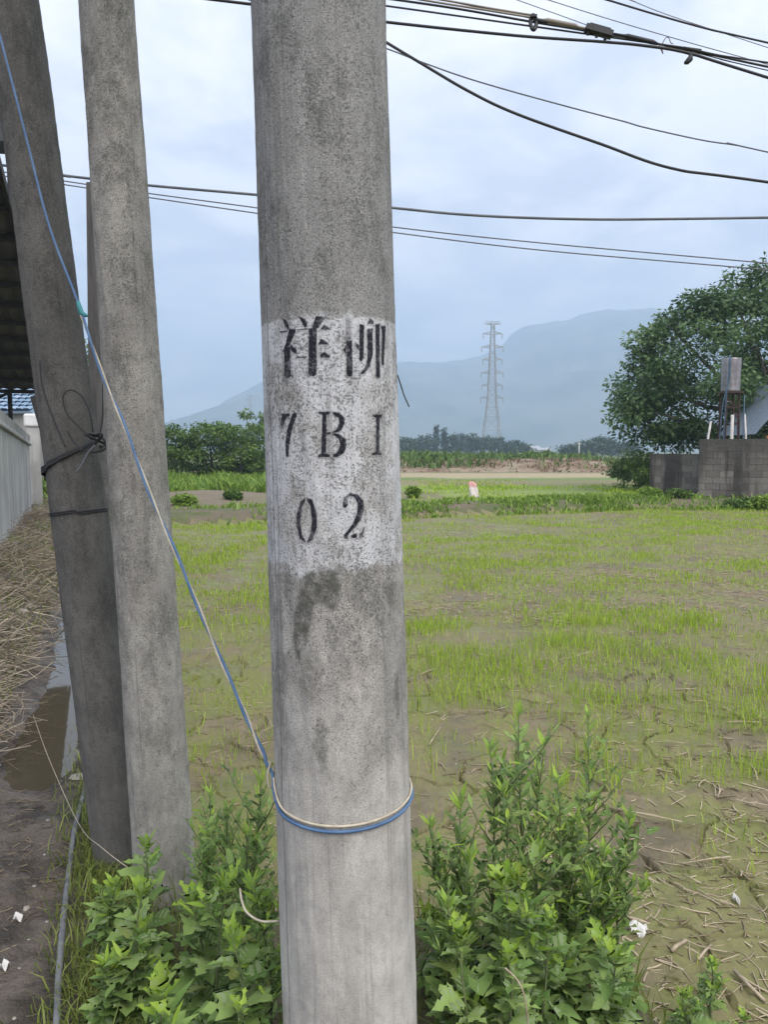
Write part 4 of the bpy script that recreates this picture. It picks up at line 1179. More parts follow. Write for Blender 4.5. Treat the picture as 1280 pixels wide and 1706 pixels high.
# ================================================================== FAR THINGS
M_STEEL = simple('mat_galvanised', (0.28, 0.29, 0.30), (0.40, 0.41, 0.42), 0.3, 0.6, 0.2)
def pylon(base, Ht, label, thick=1.0, detail=True):
    r = empty('pylon', base, label, 'pylon', 'power pylons')
    def hw(t): return (3.9 - (3.9 - 1.55) * min(t, 0.42) / 0.42) if t < 0.42 else 1.55 - 1.1 * (t - 0.42) / 0.58
    S = Ht / 51.0
    lv = [0, 0.09, 0.19, 0.29, 0.36, 0.42, 0.48, 0.54, 0.60, 0.66, 0.72, 0.78, 0.84, 0.90, 0.955]
    for sx in (-1, 1):
        for sy in (-1, 1):
            mb = MB()
            for t0, t1 in zip(lv[:-1], lv[1:]):
                mb.bar((sx * hw(t0) * S, sy * hw(t0) * S, t0 * Ht), (sx * hw(t1) * S, sy * hw(t1) * S, t1 * Ht), 0.24 * thick)
            mb.build('tower_leg', M_STEEL, r)
    mb = MB()
    for t0, t1 in zip(lv[:-1], lv[1:]):
        a, b = hw(t0) * S, hw(t1) * S
        for sgn in (-1, 1):
            for (u0, u1) in ((-1, 1), (1, -1)):
                mb.bar((u0 * a, sgn * a, t0 * Ht), (u1 * b, sgn * b, t1 * Ht), 0.11 * thick)
                mb.bar((sgn * a, u0 * a, t0 * Ht), (sgn * b, u1 * b, t1 * Ht), 0.11 * thick)
            mb.bar((-b, sgn * b, t1 * Ht), (b, sgn * b, t1 * Ht), 0.11 * thick); mb.bar((sgn * b, -b, t1 * Ht), (sgn * b, b, t1 * Ht), 0.11 * thick)
    mb.build('bracing', M_STEEL, r)
    for i, (t, w_) in enumerate(((0.955, 3.2), (0.885, 3.6), (0.79, 4.1), (0.70, 3.7), (0.605, 4.2), (0.515, 3.9), (0.425, 4.3))):
        mb = MB(); h_ = hw(t) * S; z = t * Ht; e = w_ * S
        for sx in (-1, 1):
            for sy in (-1, 1):
                mb.bar((sx * h_, sy * h_, z), (sx * e, 0, z + 0.15), 0.22 * thick)
                mb.bar((sx * h_, sy * h_, z + (0.9 if i else 0.3) * S), (sx * e, 0, z + 0.15), 0.16 * thick)
            mb.bar((sx * (h_ + e) / 2, -h_ / 2, z), (sx * (h_ + e) / 2, h_ / 2, z), 0.12 * thick)
        if i == 0: mb.bar((-0.4, 0, z), (0, 0, z + 0.9 * S), 0.2 * thick); mb.bar((-2.6 * S, 0, z + 0.9 * S), (2.6 * S, 0, z + 0.9 * S), 0.25 * thick)
        ca = mb.build('crossarm', M_STEEL, r)
        if i:
            for sx in (-1, 1):
                MB().tube([(sx * e * 0.97, 0, z + 0.1), (sx * e * 0.97, 0, z - 1.7 * S)], 0.16 * thick, 6).build('insulator', M_STEEL, ca)
    return r
b = at(819, 756, 285)
pylon((b.x, 285, -0.5), at(819, 530, 285).z + 0.5, 'tall lattice steel power pylon rising above the far tree line', 1.0)
b = at(418, 752, 800)
pylon((b.x, 800, -0.5), at(418, 654, 800).z, 'faint hazy power pylon above the hedge beside the painted pole', 1.2)
b = at(287, 752, 1100)
pylon((b.x, 1100, -0.5), at(287, 697, 1100).z, 'tiny far pylon top above the hedge beside the bare grey pole', 1.2)
# green board, small white farm buildings, distant utility pole
M_GREEN = simple('mat_green_board', (0.28, 0.55, 0.36), (0.36, 0.64, 0.44), 1, 0.5)
b = at(868, 762, 92.0); z0 = gz(b.x, 92.0)
r = empty('sign_board', (b.x, 92, z0), 'small pale green signboard standing on the distant earth bank', 'sign')
hb = at(868, 755, 92).z - z0
MB().box((0, 0, hb - 0.5), (0.62, 0.05, 1.0)).build('board', M_GREEN, r)
for sx in (-0.25, 0.25): MB().tube([(sx, 0.05, -0.3), (sx, 0.05, hb)], 0.03, 6).build('post', M_STEEL, r)
M_FARROOF = simple('mat_far_roof', (0.30, 0.31, 0.33), (0.42, 0.43, 0.45), 0.5, 0.7)
M_GLASS = simple('mat_dark_pane', (0.03, 0.035, 0.04), (0.05, 0.055, 0.06), 1, 0.2)
for px, w_, hgt, lab in ((905, 3.6, 2.6, 'small white farmhouse with pale roof among the far trees'), (890, 3.0, 3.4, 'far low building peeking out left of the white farmhouse')):
    Yh = 232 if w_ > 3.3 else 262
    b = at(px, 752, Yh)
    r = empty('farmhouse', (b.x, Yh, 0), lab, 'house', 'far farm buildings')
    MB().box((0, 0, hgt * 0.36), (w_, 4, hgt * 0.72)).build('wall', M_WHITE, r)
    e = w_ / 2 + 0.3; z = hgt * 0.72 + 0.01
    MB().add([(-e, -2.4, z), (e, -2.4, z), (e, 2.4, z), (-e, 2.4, z), (-e, 0, hgt), (e, 0, hgt)], [(0, 1, 5, 4), (2, 3, 4, 5), (0, 4, 3), (1, 2, 5), (0, 3, 2, 1)]).build('roof', M_FARROOF, r)
    MB().box((-w_ * 0.2, -2.02, hgt * 0.35), (0.9, 0.06, 1.0)).build('window', M_GLASS, r)
    MB().box((w_ * 0.2, -2.02, hgt * 0.3), (0.9, 0.06, 1.9)).build('door', M_GLASS, r)
b = at(965, 760, 150)
M_FARC = simple('mat_far_concrete', (0.42, 0.42, 0.41), (0.50, 0.50, 0.49), 1, 0.9)
r = empty('distant_pole', (b.x, 150, 0), 'distant pale utility pole in front of the far trees', 'utility pole')
MB().tube([(0, 0, -0.2), (0, 0, at(965, 737, 150).z)], [0.17, 0.12], 10).build('shaft', M_FARC, r, True)
MB().bar((-0.5, 0, at(965, 739, 150).z), (0.5, 0, at(965, 739, 150).z), 0.1).build('crossarm', M_FARC, r)
# pink and white sack on a stick in the field
b = gnd(789, 829, -0.05)
r = empty('sack_on_stick', (b.x, b.y, gz(b.x, b.y)), 'crumpled pink and white plastic sack on a stick beyond the bund', 'sack')
k = NT('mat_sack'); s = k.n('ShaderNodeSeparateXYZ'); k.set(s.inputs[0], k.tc('Object'))
cc = k.mix(k.step(k.math('ADD', s.outputs[2], k.math('MULTIPLY', k.noise(k.tc('Object'), 9, 3), 0.12)), 0.42, 0.5), (0.72, 0.62, 0.62), (0.70, 0.36, 0.33))
k.col(cc).rough(0.5); M_SACK = k.m
sv, sf = [], []
for j in range(15):
    t = j / 14; z = 0.03 + 0.55 * t
    for i in range(20):
        a_ = 2 * math.pi * i / 20
        rr2 = (0.155 - 0.05 * t + 0.03 * math.sin(3 * a_ + 5 * t) + 0.022 * math.sin(7 * a_ - 8 * t)) * (1 if j < 13 else 0.6)
        sv.append((rr2 * math.cos(a_) + 0.02 * t - 0.08 * t * t, rr2 * 0.6 * math.sin(a_), z))
sf = [(j * 20 + i, j * 20 + (i + 1) % 20, (j + 1) * 20 + (i + 1) % 20, (j + 1) * 20 + i) for j in range(14) for i in range(20)] + [tuple(range(14 * 20, 15 * 20)), tuple(reversed(range(20)))]
mesh_obj('sack', sv, sf, M_SACK, r, True)
MB().tube([(0.0, 0, -0.2), (-0.04, 0, 0.62)], 0.012, 6).build('stick', M_BARK, r)

# ================================================================== CABLES AND WIRES
M_CABLE = simple('mat_black_cable', (0.018, 0.018, 0.02), (0.03, 0.03, 0.033), 3, 0.6)
M_CABLEG = simple('mat_grey_cable', (0.10, 0.11, 0.125), (0.15, 0.16, 0.175), 3, 0.6)
M_CABLET = simple('mat_tan_cable', (0.22, 0.19, 0.15), (0.32, 0.28, 0.23), 3, 0.6)
def extend(pts, n=2.0):
    a, b = pts[0] * 2 - pts[1], pts[-1] * 2 - pts[-2]
    return [pts[0] + (pts[0] - pts[1]).normalized() * n] + pts + [pts[-1] + (pts[-1] - pts[-2]).normalized() * n]
def cable(px_pts, Y, rad, mat, label, ext=3.0, cat='cable', group='overhead cables', n=8):
    pts = extend([at(a, b, Y) for a, b in px_pts], ext)
    return tag(MB().tube(spline(pts, n), rad, 8).build('overhead_cable', mat, None, True), label, cat, group)
YT = 4.5
cable([(330, -3), (420, 8), (540, 23), (648, 38), (860, 60), (1000, 70), (1075, 77), (1150, 90), (1280, 130)], YT, 0.0078, M_CABLE, 'thick black cable crossing behind the painted pole just below the top bundle')
cable([(560, -13), (650, -1), (760, 15), (880, 36), (965, 50), (1080, 71), (1140, 82), (1280, 112)], YT + 0.05, 0.0062, M_CABLE, 'black cable running under the clamp ring in the top right bundle')
cable([(620, -14), (700, 0), (800, 16), (887, 30)], YT, 0.0055, M_CABLET, 'tan strand ending at the clamp ring, lower of the two', ext=0.0)
cable([(660, -12), (740, 1), (820, 15), (887, 26)], YT + 0.02, 0.0055, M_CABLET, 'tan strand ending at the clamp ring, upper of the two', ext=0.0)
cable([(780, -28), (860, 0), (930, 25), (985, 45)], YT + 0.05, 0.0022, M_CABLEG, 'thin wire slanting down to the black splice block', ext=0.0)
cable([(850, -20), (912, 0), (1020, 34), (1150, 72), (1280, 108)], YT + 0.3, 0.0025, M_CABLEG, 'thin wire running just above the splice block')
cable([(930, -22), (1010, 0), (1090, 24), (1180, 49), (1280, 72)], YT + 0.6, 0.006, M_CABLE, 'dark cable across the top right picture corner')
cable([(990, -20), (1048, 0), (1120, 28), (1280, 80)], YT + 0.8, 0.0025, M_CABLEG, 'thin wire crossing the dark corner cable')
cable([(1090, 73), (1140, 80), (1200, 93), (1280, 105)], YT + 0.02, 0.005, M_CABLE, 'black cable leaving the tape wrapped joint to the right')
cable([(1092, 74), (1150, 86), (1220, 104), (1280, 118)], YT + 0.06, 0.003, M_CABLE, 'thinner black wire leaving the tape wrapped joint to the right')
cable([(470, -25), (560, 20), (650, 75), (700, 105), (780, 152), (860, 190), (1000, 240), (1120, 281), (1280, 304)], 5.2, 0.0095, M_CABLE, 'heavy black drop cable sagging steeply to the right of the painted pole')
cable([(470, 20), (560, 52), (648, 83), (700, 103), (770, 128), (850, 152), (960, 182), (1040, 203), (1075, 213), (1170, 234), (1230, 243), (1280, 254)], 5.2, 0.0045, M_CABLEG, 'thin wavy grey wire above the heavy drop cable')
cable([(0, 275), (95, 291), (150, 298), (245, 309), (428, 325), (540, 336), (658, 347), (760, 357), (870, 363), (1000, 366), (1140, 365), (1280, 363)], 9.0, 0.0155, M_CABLEG, 'long dark horizontal cable at mid height behind all poles', ext=8)
cable([(0, 286), (100, 301), (243, 322), (430, 347), (658, 379), (900, 405), (1280, 439)], 9.5, 0.0078, M_CABLEG, 'upper of two thin parallel wires below the long horizontal cable', ext=8)
cable([(0, 293), (100, 307), (245, 329), (430, 356), (658, 388), (900, 417), (1280, 450)], 9.5, 0.0078, M_CABLEG, 'lower of two thin parallel wires below the long horizontal cable', ext=8)
# ties on the long cable
# hardware of the bundle
r = empty('cable_clamp', at(889, 38, YT), 'black oval clamp ring on the top right cable bundle', 'clamp', 'cable fittings')
pts = [Vector((0.016 * math.cos(t), 0.012 * math.sin(t), 0.045 * math.sin(t))) for t in [2 * math.pi * i / 20 for i in range(21)]]
MB().tube(pts, 0.011, 8).build('ring', M_CABLE, r, True)
MB().box((0, 0, 0.028), (0.034, 0.04, 0.012)).build('bridge', M_CABLE, r)
MB().tube([(0.0, 0, 0.012), (0.05, 0, 0.006), (0.08, 0, 0.0)], [0.012, 0.012, 0.008], 8).build('ferrule', M_CABLE, r, True)
def px_tube(name, mat, pts, Y, rad, label=None, cat=None, group=None, parent=None, n=8):
    o = MB().tube([at(a, b, Y) for a, b in pts], rad, n).build(name, mat, parent, True)
    return tag(o, label, cat, group)
px_tube('turnbuckle', M_CABLET, [(905, 34), (912, 35), (958, 44), (964, 46), (982, 50)], YT, [0.006, 0.013, 0.013, 0.007, 0.006], 'rusty brown turnbuckle rod right of the clamp ring', 'turnbuckle', 'cable fittings')
o0 = at(998, 53, YT)
r = empty('splice_block', o0, 'black bolted splice block gripping the top right cables', 'splice', 'cable fittings')
ang = math.atan2(at(1022, 60, YT).z - at(975, 47, YT).z, at(1022, 60, YT).x - at(975, 47, YT).x)
Mr = Matrix.Rotation(-ang, 4, 'Y')
mb = MB(); mb.box((0, 0, 0), (0.155, 0.05, 0.030), 0, Mr); mb.box((0, 0, 0.018), (0.12, 0.04, 0.012), 0, Mr)
o = mb.build('body', M_CABLE, r)
for dx in (-0.055, -0.005, 0.045):
    MB().tube([Mr @ Vector((dx, 0, -0.012)), Mr @ Vector((dx, 0, -0.034))], [0.011, 0.009], 8).build('bolt', M_CABLE, r)
px_tube('tape_joint', M_CABLE, [(1022, 57), (1040, 60), (1046, 61), (1088, 71), (1096, 74)], YT, [0.006, 0.007, 0.0125, 0.0125, 0.007], 'black tape wrapped cable joint right of the splice block', 'joint', 'cable fittings')
px_tube('dangling_tag', M_CABLE, [(1150, 88), (1151, 94), (1150, 99), (1145, 104), (1141, 106)], YT, [0.004, 0.012, 0.017, 0.015, 0.008], 'small black tag dangling under the cable bundle', 'tag', 'cable fittings')
o = MB().tube(spline([at(*q, YT) for q in ((1097, 72), (1102, 84), (1105, 90), (1103, 78), (1108, 66), (1114, 63), (1118, 72), (1122, 74))], 6), 0.0022, 6).build('loose_tie', M_RUST, None, True)
tag(o, 'loose curl of rusty tie wire on the cable bundle', 'wire', 'cable fittings')
o = MB().tube(spline([at(*q, 7.0) for q in ((8, -20), (9, 60), (11, 180), (12, 260), (15, 340))], 5), 0.007, 6).build('service_wire', M_CABLE, None, True)
tag(o, 'thin dark wire hanging down to the canopy at the left edge', 'wire')

# twisted blue and cream wire tied round the painted pole
M_BLUE = simple('mat_blue_wire', (0.045, 0.105, 0.22), (0.09, 0.17, 0.30), 14, 0.6)
M_CREAM = simple('mat_cream_wire', (0.38, 0.33, 0.24), (0.56, 0.50, 0.39), 40, 0.7)
M_TEAL = simple('mat_teal_tape', (0.04, 0.22, 0.23), (0.07, 0.30, 0.30), 14, 0.6)
path = [(-40, -90, 2.40), (0, 55, 2.38), (50, 262, 2.34), (88, 390, 2.30), (134, 520, 2.25), (170, 622, 2.2), (205, 705, 2.15), (247, 815, 2.07), (290, 915, 1.98), (330, 1010, 1.90), (372, 1108, 1.82), (410, 1192, 1.73), (436, 1250, 1.645), (448, 1276, 1.61)]
wp = spline([at(*q) for q in path], 14)
rw = empty('tie_wire', at(450, 1290, 1.62), 'twisted blue and cream wire stretched from upper left to the painted pole', 'wire')
ow = rw.location.copy()
# loop on the pole: follows the shaft
def ring_pts(off, dz, n=60):
    zl_ = MAIN.hit(462, 1318)[1]; zf = MAIN.hit(580, 1383)[1]; zr = MAIN.hit(684, 1340)[1]
    pts = []
    for i in range(n + 1):
        ph = -1.62 + (2 * math.pi) * i / n
        cphi = math.cos(ph)
        z = zf + dz + (0.012 * (1 - max(cphi, -1)) if math.sin(ph) > 0 else 0.022 * (1 - max(cphi, -1)))
        if math.sin(ph) < 0 and i < n / 2: z += 0.035 * float(sstep(-ph, 0.9, 1.6))
        if i > n * 0.5: z = z
        pts.append(MAIN.world(ph, z, off))
    return pts
rb = ring_pts(0.0046, 0.0)
rc2 = ring_pts(0.0032, 0.0105)
st = rb[1] + Vector((-0.002, 0, 0.008))
def strand(base, phase, amp, tail):
    out = []
    for i, p in enumerate(base):
        t = (base[min(i + 1, len(base) - 1)] - base[max(i - 1, 0)]).normalized()
        u = t.cross(Vector((0, 1, 0.2))).normalized(); w_ = t.cross(u)
        a_ = i * 0.22 + phase
        out.append(p + (u * math.cos(a_) + w_ * math.sin(a_)) * amp)
    return out + tail
knot_i = 4 * 14
blue = strand(wp, 0, 0.0028, [])
MB().tube([p - ow for p in spline(blue[::4] + [st] + rb[2:], 3)], 0.0036, 7).build('blue_strand', M_BLUE, rw, True)
cream = strand(wp[knot_i:], math.pi, 0.0030, [])
MB().tube([p - ow for p in spline(cream[::4] + [st + Vector((0, 0, -0.015))] + rc2[2:], 3)], 0.0026, 7).build('cream_strand', M_CREAM, rw, True)
kp_ = wp[knot_i] - ow
MB().tube([kp_ + Vector((-0.006, 0, 0.03)), kp_ + Vector((-0.002, 0, 0.012)), kp_ + Vector((0.003, 0, -0.004)), kp_ + Vector((0.015, 0, -0.010)), kp_ + Vector((0.02, 0, -0.012))], [0.005, 0.007, 0.008, 0.006, 0.003], 8).build('taped_joint', M_TEAL, rw, True)
lp = [at(452, 1268, 1.60), at(446, 1290, 1.59), at(449, 1312, 1.58), at(455, 1300, 1.59), at(456, 1275, 1.60)]
MB().tube([p - ow for p in spline(lp, 6)], 0.0024, 6).build('knot_loop', M_CREAM, rw, True)
# stray wires
o = MB().tube(spline([MAIN.world(1.50, MAIN.hit(655, 622)[1], 0.001), at(669, 645, 1.60), at(674, 660, 1.60), at(682, 678, 1.60)], 5), 0.0014, 6).build('wire_stub', M_CABLE, None, True)
tag(o, 'short dark wire end sticking out from the right side of the painted pole', 'wire')
o = MB().tube(spline([at(400, 1480, 1.68), at(403, 1500, 1.66), at(412, 1520, 1.64), at(435, 1534, 1.62), at(464, 1534, 1.61)], 6), 0.0026, 6).build('wire_curl', M_CREAM, None, True)
tag(o, 'short curl of cream wire beside the foot of the painted pole', 'wire')
# wires bound round the dark leaning pole
def bound(pole, z, n, tilt, az, off=0.004, turns=1.0, dz=0.0):
    return [pole.world(az + 2 * math.pi * turns * i / n, z + tilt * math.cos(2 * math.pi * turns * i / n) + dz * i / n, off) for i in range(n + 1)]
z1 = PA.hit(130, 858)[1]; z2 = PA.hit(122, 770)[1]
o = MB().tube(bound(PA, z1, 60, 0.004, 0.3, 0.003, 2.0, 0.013), 0.0028, 6).build('wire_binding', M_CABLE, None, True)
tag(o, 'double turn of thin black wire around the middle of the leaning pole', 'wire', 'wire bindings on the leaning pole')
pts = []
for i in range(61):
    ph = -1.75 + 3.3 * i / 60
    hh = PA.hit(95, 796)
    z = z2 - 0.055 + 0.13 * i / 60
    pts.append(PA.world(ph, z, 0.006 + 0.004 * math.sin(i * 0.6)))
r = empty('wire_lashing', pts[0], 'bundle of black wire lashing the thin post to the leaning pole', 'wire', 'wire bindings on the leaning pole')
for kq in range(3):
    MB().tube([p - pts[0] + Vector((0, 0, 0.011 * kq - 0.01 * kq * i / 60)) for i, p in enumerate(pts)], 0.0042, 6).build('turn', M_CABLE, r, True)
kn = at(160, 738, 2.60) - pts[0]
MB().tube([kn + Vector((0.028 * math.cos(t * 1.7) , 0.02 * math.sin(t * 2.3), 0.03 * math.sin(t))) for t in np.linspace(0, 9, 50)], 0.0045, 6).build('knot', M_CABLE, r, True)
def loosew(pp, label, rad=0.0026, Y=2.56, mat=M_CABLE):
    o = MB().tube(spline([at(a, b, Y) for a, b in pp], 8), rad, 6).build('loose_wire', mat, None, True)
    return tag(o, label, 'wire', 'wire bindings on the leaning pole')
loosew([(150, 728), (132, 712), (112, 690), (105, 668), (108, 655), (120, 650), (138, 662), (150, 690), (155, 720)], 'loose wire loop standing off the leaning pole above its lashing')
loosew([(66, 600), (70, 640), (82, 680), (96, 715), (109, 745)], 'long curved wire end hanging across the left of the leaning pole', 0.0032, 2.54)
loosew([(112, 718), (122, 735), (138, 752)], 'short straight wire end above the lashing of the leaning pole', 0.0032)
loosew([(158, 742), (146, 756), (138, 772), (128, 787)], 'pale wire tail pointing down left below the lashing knot', 0.0034, 2.55, M_CABLEG)
loosew([(171, 640), (171, 690), (168, 715), (162, 735)], 'dark wire running up the thin post from the lashing', 0.0030, 2.9)

# ================================================================== SMALL THINGS ON THE GROUND
M_HOSE = simple('mat_grey_hose', (0.10, 0.105, 0.115), (0.19, 0.195, 0.205), 20, 0.55)
hp = [(146, 1292), (138, 1330), (124, 1390), (114, 1460), (106, 1540), (99, 1620), (95, 1706), (92, 1800)]
pts = []
for a, b in hp:
    g = gnd(a, b, 0.02); pts.append(Vector((g.x, g.y, gz(g.x, g.y) + 0.03)))
o = MB().tube(spline(pts, 8), 0.0098, 10).build('hose', M_HOSE, None, True)
tag(o, 'grey plastic hose lying along the edge of the muddy track', 'hose')
pts = [gnd(55, 1190, 0.05), gnd(80, 1260, 0.04), gnd(130, 1370, 0.06), at(170, 1412, 2.50), at(228, 1456, 2.36)]
tag(MB().tube(spline(pts, 8), 0.0014, 5).build('string', M_CREAM, None, True), 'thin pale string stretched over the muddy track', 'string')
pts = [at(113, 1005, 3.3), at(109, 1020, 3.3), at(110, 1035, 3.28), at(117, 1052, 3.25), at(124, 1062, 3.25)]
tag(MB().tube(spline(pts, 8), 0.0055, 8).build('pipe_bend', M_PIPEW, None, True), 'short curved white pipe peeking out left of the leaning pole', 'pipe')
# long stalks on the straw heap
M_STALK = simple('mat_stalk', (0.27, 0.21, 0.14), (0.47, 0.39, 0.28), 22, 0.75, bump=0.4, bdist=0.004)
def stalk(pp, rad, label, group, z=0.03, mat=None):
    pts = []
    for a, b in pp:
        g = gnd(a, b, 0.25 if b < 1000 else 0.1)
        for _ in range(6):
            g = gnd(a, b, gz(g.x, g.y) + z)
        pts.append(g)
    ctr_ = sum(pts, Vector()) / len(pts)
    if ctr_.y < 8: pts = [ctr_ + (p - ctr_) * random.uniform(0.55, 1.0) + Vector((random.uniform(-.012, .012), random.uniform(-.012, .012), random.uniform(0, .012))) for p in pts]
    if ctr_.y < 8:
        a_, b_ = pts[0], pts[-1]; pts = [a_, a_.lerp(b_, random.uniform(0.35, 0.65)) + Vector((random.uniform(-.008, .008), random.uniform(-.008, .008), random.uniform(0, 0.01))), b_]
        mid = pts
    else: mid = spline(pts, 2)
    o = MB().tube(mid, [rad * (1 - 0.35 * i / len(mid)) for i in range(len(mid))], 7).build('dry_stalk', mat or M_STALK, None, True)
    return tag(o, label, 'stalk', group)
stalk([(22, 912), (60, 948), (90, 975), (112, 994)], 0.011, 'long straight dry stalk lying on the straw bank below the wall', 'stalks on the straw bank')
stalk([(0, 1010), (40, 990), (88, 972)], 0.007, 'bent dry stalk crossing the long one on the straw bank', 'stalks on the straw bank')
stalk([(18, 1020), (50, 1050), (70, 1068)], 0.006, 'short dry stalk on the straw bank beside the stones', 'stalks on the straw bank')
stalk([(50, 1050), (80, 1048), (118, 1049)], 0.005, 'pale dry stalk lying level over the ditch', 'stalks on the straw bank')
stalk([(0, 1195), (15, 1202), (40, 1203)], 0.004, 'thin dry stalk at the lower edge of the straw bank', 'stalks on the straw bank')
big = [((1128, 1440), (1150, 1440), (1200, 1440), (1232, 1425)), ((1010, 1345), (1060, 1352), (1110, 1362), (1146, 1373)), ((1045, 1535), (1070, 1541), (1098, 1546)), ((1230, 1622), (1255, 1645), (1285, 1672)),
       ((1142, 1461), (1160, 1470), (1174, 1478)), ((1182, 1300), (1190, 1318), (1192, 1336)), ((1195, 1302), (1196, 1320), (1196, 1335)), ((1110, 1588), (1130, 1586), (1148, 1572), (1152, 1558)),
       ((1162, 1602), (1178, 1588), (1190, 1577)), ((1246, 1272), (1256, 1290), (1262, 1302)), ((1238, 1340), (1262, 1344), (1284, 1343)), ((1240, 1369), (1262, 1370), (1284, 1371)),
       ((694, 1130), (712, 1118), (738, 1113)), ((706, 1250), (722, 1240), (738, 1222), (735, 1210)), ((720, 1262), (732, 1275), (741, 1286)), ((940, 1100), (965, 1090), (990, 1083)), ((1035, 1045), (1055, 1056), (1074, 1068)),
       ((985, 1070), (1010, 1080), (1040, 1090), (1065, 1096)), ((1130, 1262), (1136, 1256), (1152, 1252)), ((1090, 1240), (1120, 1242), (1145, 1238)), ((930, 1290), (960, 1285), (985, 1290)), ((1255, 1320), (1270, 1332), (1284, 1336)),
       ((800, 1205), (820, 1212), (838, 1214)), ((1016, 1250), (1050, 1254), (1080, 1252)), ((1218, 1075), (1222, 1086), (1240, 1082), (1252, 1072)), ((1030, 1405), (1050, 1402), (1086, 1398)), ((1148, 1490), (1160, 1491), (1172, 1491)),
       ((1140, 1660), (1160, 1672), (1180, 1676)), ((1060, 1640), (1078, 1648), (1096, 1655)), ((775, 1185), (800, 1190), (832, 1186)), ((1205, 1205), (1235, 1207), (1264, 1203)), ((1112, 1150), (1140, 1152), (1176, 1150))]
def where(px, py):
    v = 'bottom right' if py > 1550 else 'lower right' if py > 1400 else 'right middle' if py > 1250 else 'middle'
    return v
for i, pp in enumerate(big):
    px, py = pp[0]
    if i == 0: lab = 'long pale stalk lying level on the mud right of the mugwort'
    elif i == 2: lab = 'thick pale stalk lying just above the white scrap'
    elif i == 3: lab = 'thick pale stick slanting out of the lower right picture corner'
    elif i == 7: lab = 'forked crooked root piece on the mud below the white scrap'
    else: lab = 'pale broken stalk lying on the cracked mud right of the painted pole'
    stalk(pp, (0.007 if i in (2, 3, 7) else random.uniform(0.0028, 0.0048)), lab, 'larger stalks on the mud', z=0.008)
# white scraps
M_SCRAP = simple('mat_white_scrap', (0.55, 0.53, 0.50), (0.72, 0.70, 0.67), 30, 0.7)
def scrap(px, py, w_, h_, label, rot=0.3):
    g = gnd(px, py, Z_FIELD if px > 300 else 0.0)
    z = gz(g.x, g.y)
    nvx, nvy = 7, 6
    vs = []
    for j in range(nvy):
        for i in range(nvx):
            u, v_ = i / (nvx - 1) - 0.5, j / (nvy - 1) - 0.5
            x = u * w_ * (1 + 0.25 * math.sin(v_ * 5 + px)); y = v_ * h_ * (1 + 0.3 * math.sin(u * 6))
            vs.append((x, y, 0.012 + 0.012 * math.sin(u * 7 + v_ * 5) + 0.25 * h_ * (v_ + 0.5)))
    fs = [(j * nvx + i, j * nvx + i + 1, (j + 1) * nvx + i + 1, (j + 1) * nvx + i) for j in range(nvy - 1) for i in range(nvx - 1)]
    o = mesh_obj('paper_scrap', vs, fs, M_SCRAP, None, True)
    o.location = (g.x, g.y, z); o.rotation_euler = (0, 0, rot)
    sol = o.modifiers.new('thick', 'SOLIDIFY'); sol.thickness = 0.0012
    return tag(o, label, 'scrap', 'white litter')
scrap(1062, 1556, 0.06, 0.05, 'crumpled white paper scrap on the mud right of the mugwort', -0.15)
scrap(8, 1617, 0.026, 0.02, 'white scrap on the muddy track at the lower left edge')
scrap(1226, 1502, 0.014, 0.035, 'narrow upright white scrap among seedlings at the lower right', 0.1)
scrap(30, 1535, 0.022, 0.022, 'small pale scrap on the track beside the grey hose', 0.7)
# stones
M_STONE = simple('mat_stone', (0.24, 0.22, 0.19), (0.40, 0.36, 0.32), 9, 0.9, bump=0.4)
def stone(px, py, size, label, mat=None, group='stones by the track'):
    g = gnd(px, py, 0.1)
    for _ in range(5): g = gnd(px, py, gz(g.x, g.y))
    bm = bmesh.new(); bmesh.ops.create_icosphere(bm, subdivisions=2, radius=1.0)
    rs = random.Random(px * 7 + py)
    ph = [rs.uniform(0, 6) for _ in range(3)]
    for v in bm.verts:
        q = 1 + 0.18 * math.sin(3 * v.co.x + ph[0]) + 0.15 * math.sin(4 * v.co.y + ph[1]) + 0.1 * math.sin(5 * v.co.z + ph[2])
        v.co = Vector((v.co.x * size * q * 1.2, v.co.y * size * q, v.co.z * size * 0.65 * q))
    me = bpy.data.meshes.new('stone'); bm.to_mesh(me); bm.free(); me.materials.append(mat or M_STONE)
    o = link(bpy.data.objects.new('stone', me)); o.location = (g.x, g.y, gz(g.x, g.y) + size * 0.12)
    return tag(o, label, 'stone', group)
stone(52, 1012, 0.05, 'pale stone on the straw bank, upper of the two')
stone(36, 1022, 0.05, 'rounded stone on the straw bank, lower of the two')
stone(133, 1296, 0.032, 'brown stone beside the upper end of the grey hose')
stone(44, 1515, 0.012, 'pebble on the muddy track left of the hose')
for i in range(8):
    px, py = random.uniform(0, 90), random.uniform(1330, 1700)
    stone(px, py, random.uniform(0.003, 0.006), 'tiny pale pebble scattered on the muddy track', None, 'pebbles on the track')
n = 1500
y = RNG.uniform(1.6, 3.6, n); x = L1(y) - 0.30 + RNG.normal(0, 0.26, n)
kp = RNG.uniform(0, 1, n) < np.clip((fbm(x * 4, y * 4, 87, 3) - 0.35) * 4, 0.05, 1)
x, y = x[kp], y[kp]
V, Q, rn = straw(len(x), x, y, ground_z(x, y), (0.012, 0.09), (0.0008, 0.0022), 0.2, 0.1)
M_TLIT = leaf_mat('mat_track_litter', (0.06, 0.045, 0.03), (0.30, 0.25, 0.17), transl=0.0, rough=0.85)
tag(np_mesh('track_litter', V, Q, mat=M_TLIT, attrs={'rnd': rn}), 'brown plant bits trodden into the muddy track', 'litter', kind='stuff')
